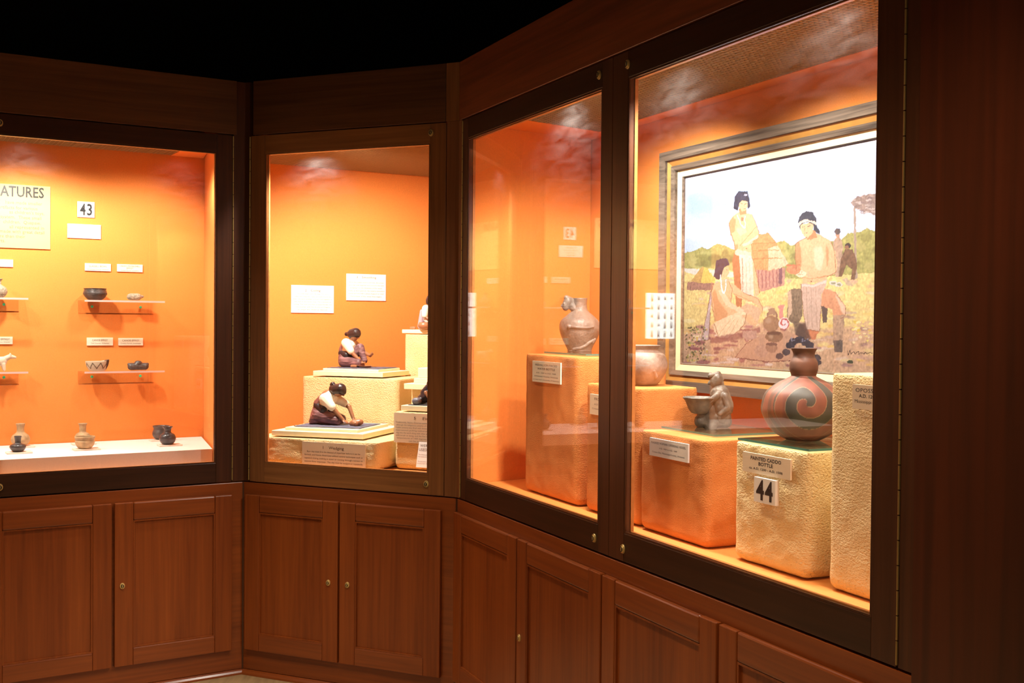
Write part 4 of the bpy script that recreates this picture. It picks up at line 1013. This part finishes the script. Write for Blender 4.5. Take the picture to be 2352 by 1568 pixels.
# ---------------------------------------------------------------- case B: blocks, boards, figurines
pedestal('lowest cream foam block behind the text card headed Wedging', 'B', -.02, .60, .085, .42, ZF, 1.000, FOAMC, 11, amp=.0024)
pedestal('middle cream foam block behind the kneading figurine', 'B', -.090, .43, .56, .29, ZF, 1.236, FOAMC, 12)
pedestal('tall cream foam block at right in the narrow case', 'B', .295, .66, .87, .32, ZF, 1.437, FOAMC, 13, .012, .001)
pedestal('cream foam block behind the text card headed Firing', 'B', .612, .93, .20, .22, ZF, 1.122, FOAMC, 14)
pedestal('cream foam block in the middle of the stack at right', 'B', .515, .93, .515, .30, ZF, 1.195, FOAMC, 15)
def stepboard(label, w, s, o, z, wx, wy, rot=0, cloth=None):
    t = thing('display_board', label, 'board', w, s, o, z, rot)
    obj('lower_board', boxes((-wx/2, wx/2, -wy/2, wy/2, 0, .022)), BOARD, t, .002)
    obj('upper_board', boxes((-wx*.40, wx*.40, -wy*.40, wy*.40, .0222, .034)), BOARD, t, .002)
    return z+.0345
zc1 = stepboard('stepped cream board under the figurine kneading clay', 'B', .265, .320, 1.0045, .43, .40, .10)
zc2 = stepboard('stepped cream board under the seated coiling figurine', 'B', .155, .705, 1.2405, .365, .28, .05)
CLOTH = mat('slate_blue_cloth', (.11, .11, .16), .85, var=.2, scale=60)
CLOTHK = mat('black_cloth', (.02, .022, .03), .7, var=.3, scale=60)
def cloth(label, w, s, o, z, wx, wy, rot, m, seed):
    bm = bmesh.new(); n = 26
    g = [[None]*(n+1) for _ in range(n+1)]
    for i in range(n+1):
        for j in range(n+1):
            x, y = (i/n-.5)*wx, (j/n-.5)*wy
            e = 1+.05*noise.noise(Vector((x*30, y*30, seed)))
            zz = .0025+.002*noise.noise(Vector((x*40, y*40, seed+5)))
            g[i][j] = bm.verts.new((x*e, y*e, zz))
    for i in range(n):
        for j in range(n): bm.faces.new((g[i][j], g[i+1][j], g[i+1][j+1], g[i][j+1]))
    r = bmesh.ops.extrude_face_region(bm, geom=bm.faces[:])
    for v in [x for x in r['geom'] if isinstance(x, bmesh.types.BMVert)]: v.co.z -= .0022
    o_ = obj('cloth', bm, m, None, 0, True); place(o_, w, s, o, z+.0005, rot); tag(o_, label, 'cloth'); return z+.004
z1 = cloth('slate blue cloth under the kneading figurine', 'B', .270, .31, zc1, .31, .23, .14, CLOTH, 3)
z2 = cloth('slate cloth under the seated coiling figurine', 'B', .160, .705, zc2, .27, .20, .05, CLOTH, 6)
SKIN = mat('brown_skin_paint', (.30, .125, .055), .4, var=.1, scale=40)
SHIRT = mat('cream_shirt_paint', (.78, .70, .56), .6, var=.05, scale=40)
SKIRT = mat('mauve_skirt_paint', (.30, .15, .15), .5, rgb2=(.09, .035, .04), scale=22, stretch=(1, 1, 3.5), bump=.5, bscale=28)
HAIR = mat('dark_brown_hair_paint', (.035, .018, .016), .36)
BELT = mat('black_belt_paint', (.02, .015, .02), .4)
CLAYW = mat('wet_brown_clay', (.36, .15, .07), .35)
# kneading figurine (kneeling, bent right forward over the clay)
f1 = thing('kneading_figurine', 'clay figurine of a woman kneeling and bending to knead clay', 'figurine', 'B', .140, .31, z1, .0)
f1.scale = (1.06, 1.06, 1.04)
def hand(cx, cy, cz, dx, dz, r=.0042, flip=1):
    """palm with four curled fingers and a thumb, as limb pieces"""
    L_ = [((cx, cy-.006*flip, cz), (cx, cy+.006*flip, cz), r*1.25, r*1.25)]
    for k in range(4):
        y = cy-.009+k*.006; ln = (.011, .014, .013, .010)[k]
        L_.append(((cx+.003, y, cz), (cx+dx*ln, y, cz+dz*ln), r*.62, r*.55)); L_.append(((cx+dx*ln, y, cz+dz*ln), (cx+dx*ln*1.45, y, cz+dz*ln-.006), r*.55, r*.48))
    L_.append(((cx, cy-.010*flip, cz), (cx+dx*.006, cy-.015*flip, cz+dz*.006-.003), r*.65, r*.55)); return L_
b1 = [((.078, 0, .118), (.118, -.004, .136), .017, .013), ((.125, -.004, .140), (.132, -.004, .142), .022, .022, (1, .9, 1.1)), ((.149, -.004, .128), (.153, -.004, .124), .006, .004),
      ((.092, -.034, .096), (.122, -.034, .070), .014, .0115), ((.122, -.034, .070), (.163, -.022, .022), .0105, .0075), ((.112, .030, .100), (.158, .032, .074), .013, .0105), ((.158, .032, .074), (.186, .020, .026), .010, .0075),
      ((.078, 0, .118), (.05, 0, .06), .03, .03)]
b1 += hand(.167, -.020, .018, 1, -.3) + hand(.190, .018, .022, 1, -.3, flip=-1)
blob('body', b1, SKIN, f1, .0022, 3)
blob('shirt', [((.060, 0, .078), (.084, 0, .112), .034, .034, (1, 1.05, 1)), ((.080, -.030, .108), (.118, -.037, .076), .026, .018), ((.092, .028, .110), (.140, .032, .086), .024, .017), ((.084, 0, .112), (.100, 0, .122), .028, .020)], SHIRT, f1, .0022, 4)
blob('pinafore', [((.040, 0, .085), (.068, 0, .122), .028, .020, (1, 1.35, 1)), ((.068, 0, .122), (.088, 0, .132), .016, .012, (1, 1.5, 1))], mat('rust_pinafore_paint', (.20, .075, .060), .5), f1, .0022, 4)
blob('skirt', [((.040, 0, .058), (.030, 0, .030), .034, .034, (1, 1.25, 1)), ((.030, -.02, .024), (.010, -.022, .010), .026, .012), ((.030, .02, .024), (.010, .022, .010), .026, .012), ((.045, -.020, .040), (.125, -.024, .022), .032, .021), ((.045, .020, .040), (.125, .024, .022), .032, .021),
               ((.000, 0, .007), (.12, 0, .007), .010, .012, (1, 2.6, .7)), ((.120, -.02, .012), (.138, -.02, .008), .014, .008)], SKIRT, f1, .0024, 3)
blob('belt', [((.038, -.022, .078), (.070, -.030, .062), .018, .018), ((.038, .022, .078), (.070, .030, .062), .018, .018), ((.030, 0, .076), (.072, 0, .066), .022, .02)], BELT, f1, .0024, 3)
blob('hair', [((.118, -.004, .147), (.137, -.004, .150), .0255, .0265, (1, 1, 1)), ((.104, -.004, .150), (.112, -.004, .150), .02, .02), ((.098, -.006, .168), (.102, -.006, .170), .010, .011), ((.146, -.004, .145), (.150, -.004, .138), .018, .014, (1, 1.15, 1))], HAIR, f1, .0022, 3)
cl = blob('clay_lump', [((0, -.008, .014), (.022, .006, .016), .014, .015, (1, 1.2, 1)), ((-.012, -.01, .010), (.012, -.016, .010), .011, .012)], CLAYW, None, .0025, 4)
place(cl, 'B', .358, .31, z1-.001); tag(cl, 'brown lump of clay under the kneading hands of the figurine', 'clay')
# coiling figurine (seated, knee drawn up)
f2 = thing('coiling_figurine', 'clay figurine of a seated woman rolling a clay coil, one knee drawn up', 'figurine', 'B', .058, .700, z2, .0)
f2.scale = (1.03, 1.03, 1.04)
b2 = [((.030, 0, .10), (.046, -.003, .128), .016, .013), ((.058, -.004, .141), (.060, -.004, .146), .021, .022, (1, .9, 1.1)), ((.080, -.004, .136), (.083, -.004, .133), .005, .004),
      ((.032, -.032, .110), (.062, -.036, .070), .014, .011), ((.062, -.036, .070), (.112, -.026, .022), .010, .0075), ((.050, .030, .100), (.085, .030, .068), .012, .010), ((.085, .030, .070), (.138, .008, .052), .0095, .007)]
b2 += hand(.116, -.024, .020, .8, .4) + hand(.142, .006, .056, .5, .9, flip=-1)
blob('body', b2, SKIN, f2, .0022, 3)
blob('shirt', [((.018, 0, .068), (.030, 0, .100), .030, .032, (1, 1.05, 1)), ((.030, -.028, .108), (.060, -.036, .074), .024, .017), ((.040, .028, .104), (.082, .030, .072), .020, .015), ((.030, 0, .10), (.042, 0, .112), .026, .018)], SHIRT, f2, .0022, 4)
blob('pinafore', [((.000, 0, .075), (.014, 0, .112), .022, .020, (1, 1.35, 1))], mat('plum_pinafore_paint', (.20, .085, .085), .5), f2, .0022, 4)
blob('skirt', [((.010, 0, .045), (.004, 0, .026), .032, .028, (1, 1.3, 1)), ((.015, -.024, .026), (.095, -.028, .020), .027, .022), ((.095, -.028, .020), (.110, -.012, .010), .018, .010), ((.030, .018, .040), (.078, .016, .088), .028, .021), ((.078, .016, .088), (.104, .014, .030), .021, .014),
               ((-.005, 0, .010), (.09, 0, .008), .012, .012, (1, 2.4, .8))], SKIRT, f2, .0024, 3)
blob('belt', [((.0, -.016, .062), (.030, -.026, .054), .018, .018), ((.0, .016, .062), (.03, .026, .054), .018, .018), ((0, 0, .060), (.034, 0, .054), .022, .02)], BELT, f2, .0024, 3)
blob('hair', [((.048, -.004, .151), (.066, -.004, .155), .0245, .0255), ((.018, -.006, .150), (.022, -.006, .150), .010, .010), ((.030, -.005, .150), (.042, -.004, .150), .012, .016), ((.074, -.004, .152), (.078, -.004, .146), .018, .012, (1, 1.1, 1))], HAIR, f2, .0022, 3)
db = obj('clay_dish', lathe(spl([(0, 0), (.02, 0), (.031, .006), (.033, .008), (.03, .008), (.018, .004), (0, .003)], 4), 32), CLAYW, None, 0, True)
place(db, 'B', .190, .675, z2+.0005); tag(db, 'small brown clay dish at the feet of the seated coiling figurine', 'dish')
fo = obj('clay_coil', boxes((-.016, .016, -.008, .008, 0, .012)), CLAYW, None, .004); place(fo, 'B', .148, .645, z2+.0005); tag(fo, 'piece of clay beside the dish of the coiling figurine', 'clay')
# figurine on the tall block, mostly hidden by the door stile
t3 = obj('display_board', boxes((-.19, .19, -.15, .15, 0, .018)), BOARD, None, .002); place(t3, 'B', .470, 1.02, 1.4405); tag(t3, 'plain cream board on the tallest cream block', 'board')
f3 = thing('seated_figurine', 'clay figurine in white shirt on the tallest block, half hidden by the stile', 'figurine', 'B', .362, .95, 1.459)
b3 = [((.03, 0, .09), (.034, 0, .120), .014, .011), ((.036, 0, .138), (.038, 0, .142), .019, .020, (1, .9, 1.15)), ((.056, 0, .134), (.059, 0, .131), .005, .004), ((.022, -.03, .10), (.020, -.036, .064), .013, .010), ((.020, -.036, .064), (.052, -.040, .046), .009, .007), ((.03, .03, .10), (.03, .036, .064), .013, .010), ((.03, .036, .064), (.06, .01, .05), .009, .007)]
b3 += hand(.056, -.038, .045, .9, -.2)
blob('body', b3, SKIN, f3, .0024, 3)
blob('shirt', [((.030, 0, .050), (.030, 0, .092), .034, .030), ((.022, -.030, .100), (.020, -.036, .070), .021, .016), ((.03, .030, .100), (.03, .036, .070), .021, .016)], SHIRT, f3, .0024, 3)
blob('skirt', [((.010, 0, .020), (.09, 0, .018), .030, .024, (1, 1.5, .9))], SKIRT, f3, .0026, 3)
blob('shawl', [((-.012, 0, .016), (-.008, 0, .088), .020, .014, (1, 2.0, 1))], mat('lilac_shawl_paint', (.42, .30, .34), .6), f3, .0024, 3)
blob('hair', [((.034, 0, .150), (.038, 0, .152), .0235, .0235), ((.020, 0, .145), (.018, 0, .132), .014, .012)], HAIR, f3, .0024, 3)
pw = obj('clay_pot', lathe(spl([(0, 0), (.016, 0), (.028, .010), (.032, .022), (.026, .034), (.022, .034), (.024, .02), (0, .008)], 4), 36), CLAYW, None, 0, True)
place(pw, 'B', .404, .868, 1.4592); tag(pw, 'small clay pot in front of the white-shirted figurine', 'pot')
lp = blob('clay_lump', [((-.008, 0, .007), (.010, 0, .007), .008, .0085)], CLAYW, None, .0025, 3)
place(lp, 'B', .322, .90, 1.4592); tag(lp, 'small clay lump at the left corner of the tallest board', 'clay')
# middle stack board with a dish partly visible
t5 = obj('display_board', boxes((-.20, .20, -.15, .15, 0, .026)), BOARD, None, .002); place(t5, 'B', .722, .60, 1.1985); tag(t5, 'cream board on the middle block of the right-hand stack', 'board')
t6 = obj('display_board', boxes((-.175, .175, -.12, .12, 0, .022)), BOARD, None, .002); place(t6, 'B', .730, .60, 1.2250); tag(t6, 'smaller cream board lying on the board of the middle block', 'board')
t7 = obj('figurine_base', boxes((-.158, .15, -.09, .09, 0, .045)), BOARD, None, .003); place(t7, 'B', .722, .59, 1.2475); tag(t7, 'small square cream block on the stacked boards, under the tray-holding figurine', 'block')
f5 = thing('tray_figurine', 'mauve-skirted clay figurine holding a brown tray, nearly hidden by the stile', 'figurine', 'B', .640, .58, 1.293)
blob('skirt', [((.03, 0, .02), (.03, 0, .06), .034, .026)], SKIRT, f5, .003, 3)
blob('shirt', [((.03, 0, .075), (.03, 0, .105), .026, .024)], SHIRT, f5, .003, 3)
blob('body', [((.03, 0, .11), (.03, 0, .128), .012, .012), ((.03, 0, .14), (.032, 0, .143), .019, .02), ((.02, -.026, .10), (.0, -.036, .075), .012, .009)], SKIN, f5, .003, 3)
blob('tray', [((-.028, -.036, .068), (.014, -.036, .068), .010, .010, (1, 1.2, .55))], CLAYW, f5, .0025, 2)
blob('hair', [((.03, 0, .150), (.034, 0, .151), .0225, .0225)], HAIR, f5, .003, 3)
# board with the dark figure (front right block)
t4 = obj('display_board', boxes((-.148, .14, -.095, .095, 0, .022)), BOARD, None, .002); place(t4, 'B', .785, .31, 1.1255); tag(t4, 'cream board under the black cloth above the Firing card', 'board')
zc4 = cloth('black crumpled cloth on the board above the Firing card', 'B', .79, .31, 1.1475, .25, .16, 0, CLOTHK, 9)
f4 = thing('firing_figurine', 'dark-robed clay figurine crouching on black cloth, nearly hidden by the stile', 'figurine', 'B', .672, .30, zc4-.001)
blob('robe', [((.02, 0, .020), (.06, 0, .040), .022, .030), ((.035, 0, .045), (.06, 0, .075), .022, .020), ((.0, -.02, .012), (.02, -.02, .014), .012, .014)], BELT, f4, .0026, 3)
blob('body', [((.070, -.01, .075), (.078, -.01, .082), .015, .016), ((.05, -.025, .05), (.072, -.03, .022), .009, .007)], SKIN, f4, .0026, 3)
blob('hair', [((.064, -.01, .086), (.070, -.01, .090), .017, .017)], HAIR, f4, .0026, 3)
rk = blob('stone_lump', [((0, 0, .014), (.01, 0, .014), .016, .016)], mat('slate_stone', (.12, .12, .15), .5), None, .0026, 3)
place(rk, 'B', .690, .245, zc4-.001); tag(rk, 'small slate grey lump at the feet of the dark-robed figurine', 'stone')

# text cards of case B
bodyw = lambda ws, y0, dy, fh, fws: [C_(t, y0+i*dy, fh, fw) for i, (t, fw) in enumerate(zip(ws, fws))]
def tcard(label, w, o, px, m, head, body, hh, bh, y0, dy, ink=INKT, hfw=None, hy=.16, hx=.5):
    return px_card('text_card', label, 'card', w, o, px, m, {'heading': ([C_(head, hy, hh, hfw, .01, hx)], INKB), 'body_text': ([C_(t, y0+i*dy, bh, fw) for i, (t, fw) in enumerate(body)], ink)})
tcard('white text card headed 2 Coiling on the orange wall, the lower left one', 'A', .6015, (669, 654, 766.5, 719), CARDW, '2    Coiling',
      [('The potter begins with a flat base. The clay is', .74), ('rolled into long thin ropes and laid around the', .86), ('base, one upon another, and pinched together as', .92), ('the wall of the vessel rises. This is known as', .86), ('coiling. The coils are then pressed firmly into', .9), ('one another with the thumb and fingers', .80), ('to shape the vessel as desired.', .7)], .075, .040, .33, .095, hfw=.36, hy=.22)
tcard('white text card headed 3 Smoothing on the orange wall, the upper right one', 'A', .6015, (796, 628, 886, 691), CARDW, '3    Smoothing',
      [('While the coiled vessel is still wet, the potter', .9), ('joins the coils together and smooths the wall,', .9), ('scraping it to the thickness of the vessel.', .82), ('Finally, as work goes on, the vessel is smoothed', .92), ('inside and out with a piece of gourd or shell.', .9), ('Decoration of the vessel then begins.', .8)], .080, .045, .34, .105, hfw=.50, hy=.16)
tcard('wide tan text card headed 1 Wedging on the lowest cream block', 'B', .083, (694, 1013, 839, 1079), CARDT, '1    Wedging',
      [('Raw clay must first be cleaned of impurities before it can be', .84), ('formed, and Native Americans utilized several techniques such as', .92), ('repeated drying, soaking in water or running through a screen to', .92), ('remove these impurities.  The clay must be wedged or repeatedly', .92), ('kneaded and pressed to remove all pockets of air, as even these tiny', .94)], .115, .065, .42, .135, INKB, .33, .26)
tcard('tan text card headed 5 Firing on the front right cream block', 'B', .197, (905, 947, 1045, 1023), CARDT, '5    Firing',
      [('Traditionally, Native American potters fired their vessels outdoors', .94), ('although the indigenous peoples of the Southwest used kilns. The', .92), ('Caddo pottery was fired with limited success in the open, and the', .94), ('most common pit-firing method involved a shallow pit that was', .94), ('dug into the earth along with other pots. The pit was then covered', .92), ('with brush or dung, and the fire set to burn and smoulder at', .94), ('temperatures of 1400 degrees or more before the pots', .90), ('can be polished with stone', .5)], .085, .050, .34, .088, INKB, .34, .20)
tl_ = sign('text_card', 'white card leaning against the front right block, lower right of the narrow case', 'card', 'B', .165, .745, .93, .90, 1.005, CARDW,
           {'heading': ([('WERE VESSELS', -.085, .032, .011, 'L', None, .0), ('USED FOR', -.088, .015, .011, 'L', None, .0)], INKB),
            'body_text': ([('The Native peoples used their', -.088, -.002, .0045, 'L', None, 0), ('clay vessels for many things', -.088, -.010, .0045, 'L', None, 0), ('The pots were used to boil and', -.088, -.030, .0045, 'L', None, 0), ('to carry their stores of food', -.088, -.038, .0045, 'L', None, 0)], INKT)}, th=.003, tilt=-.25)
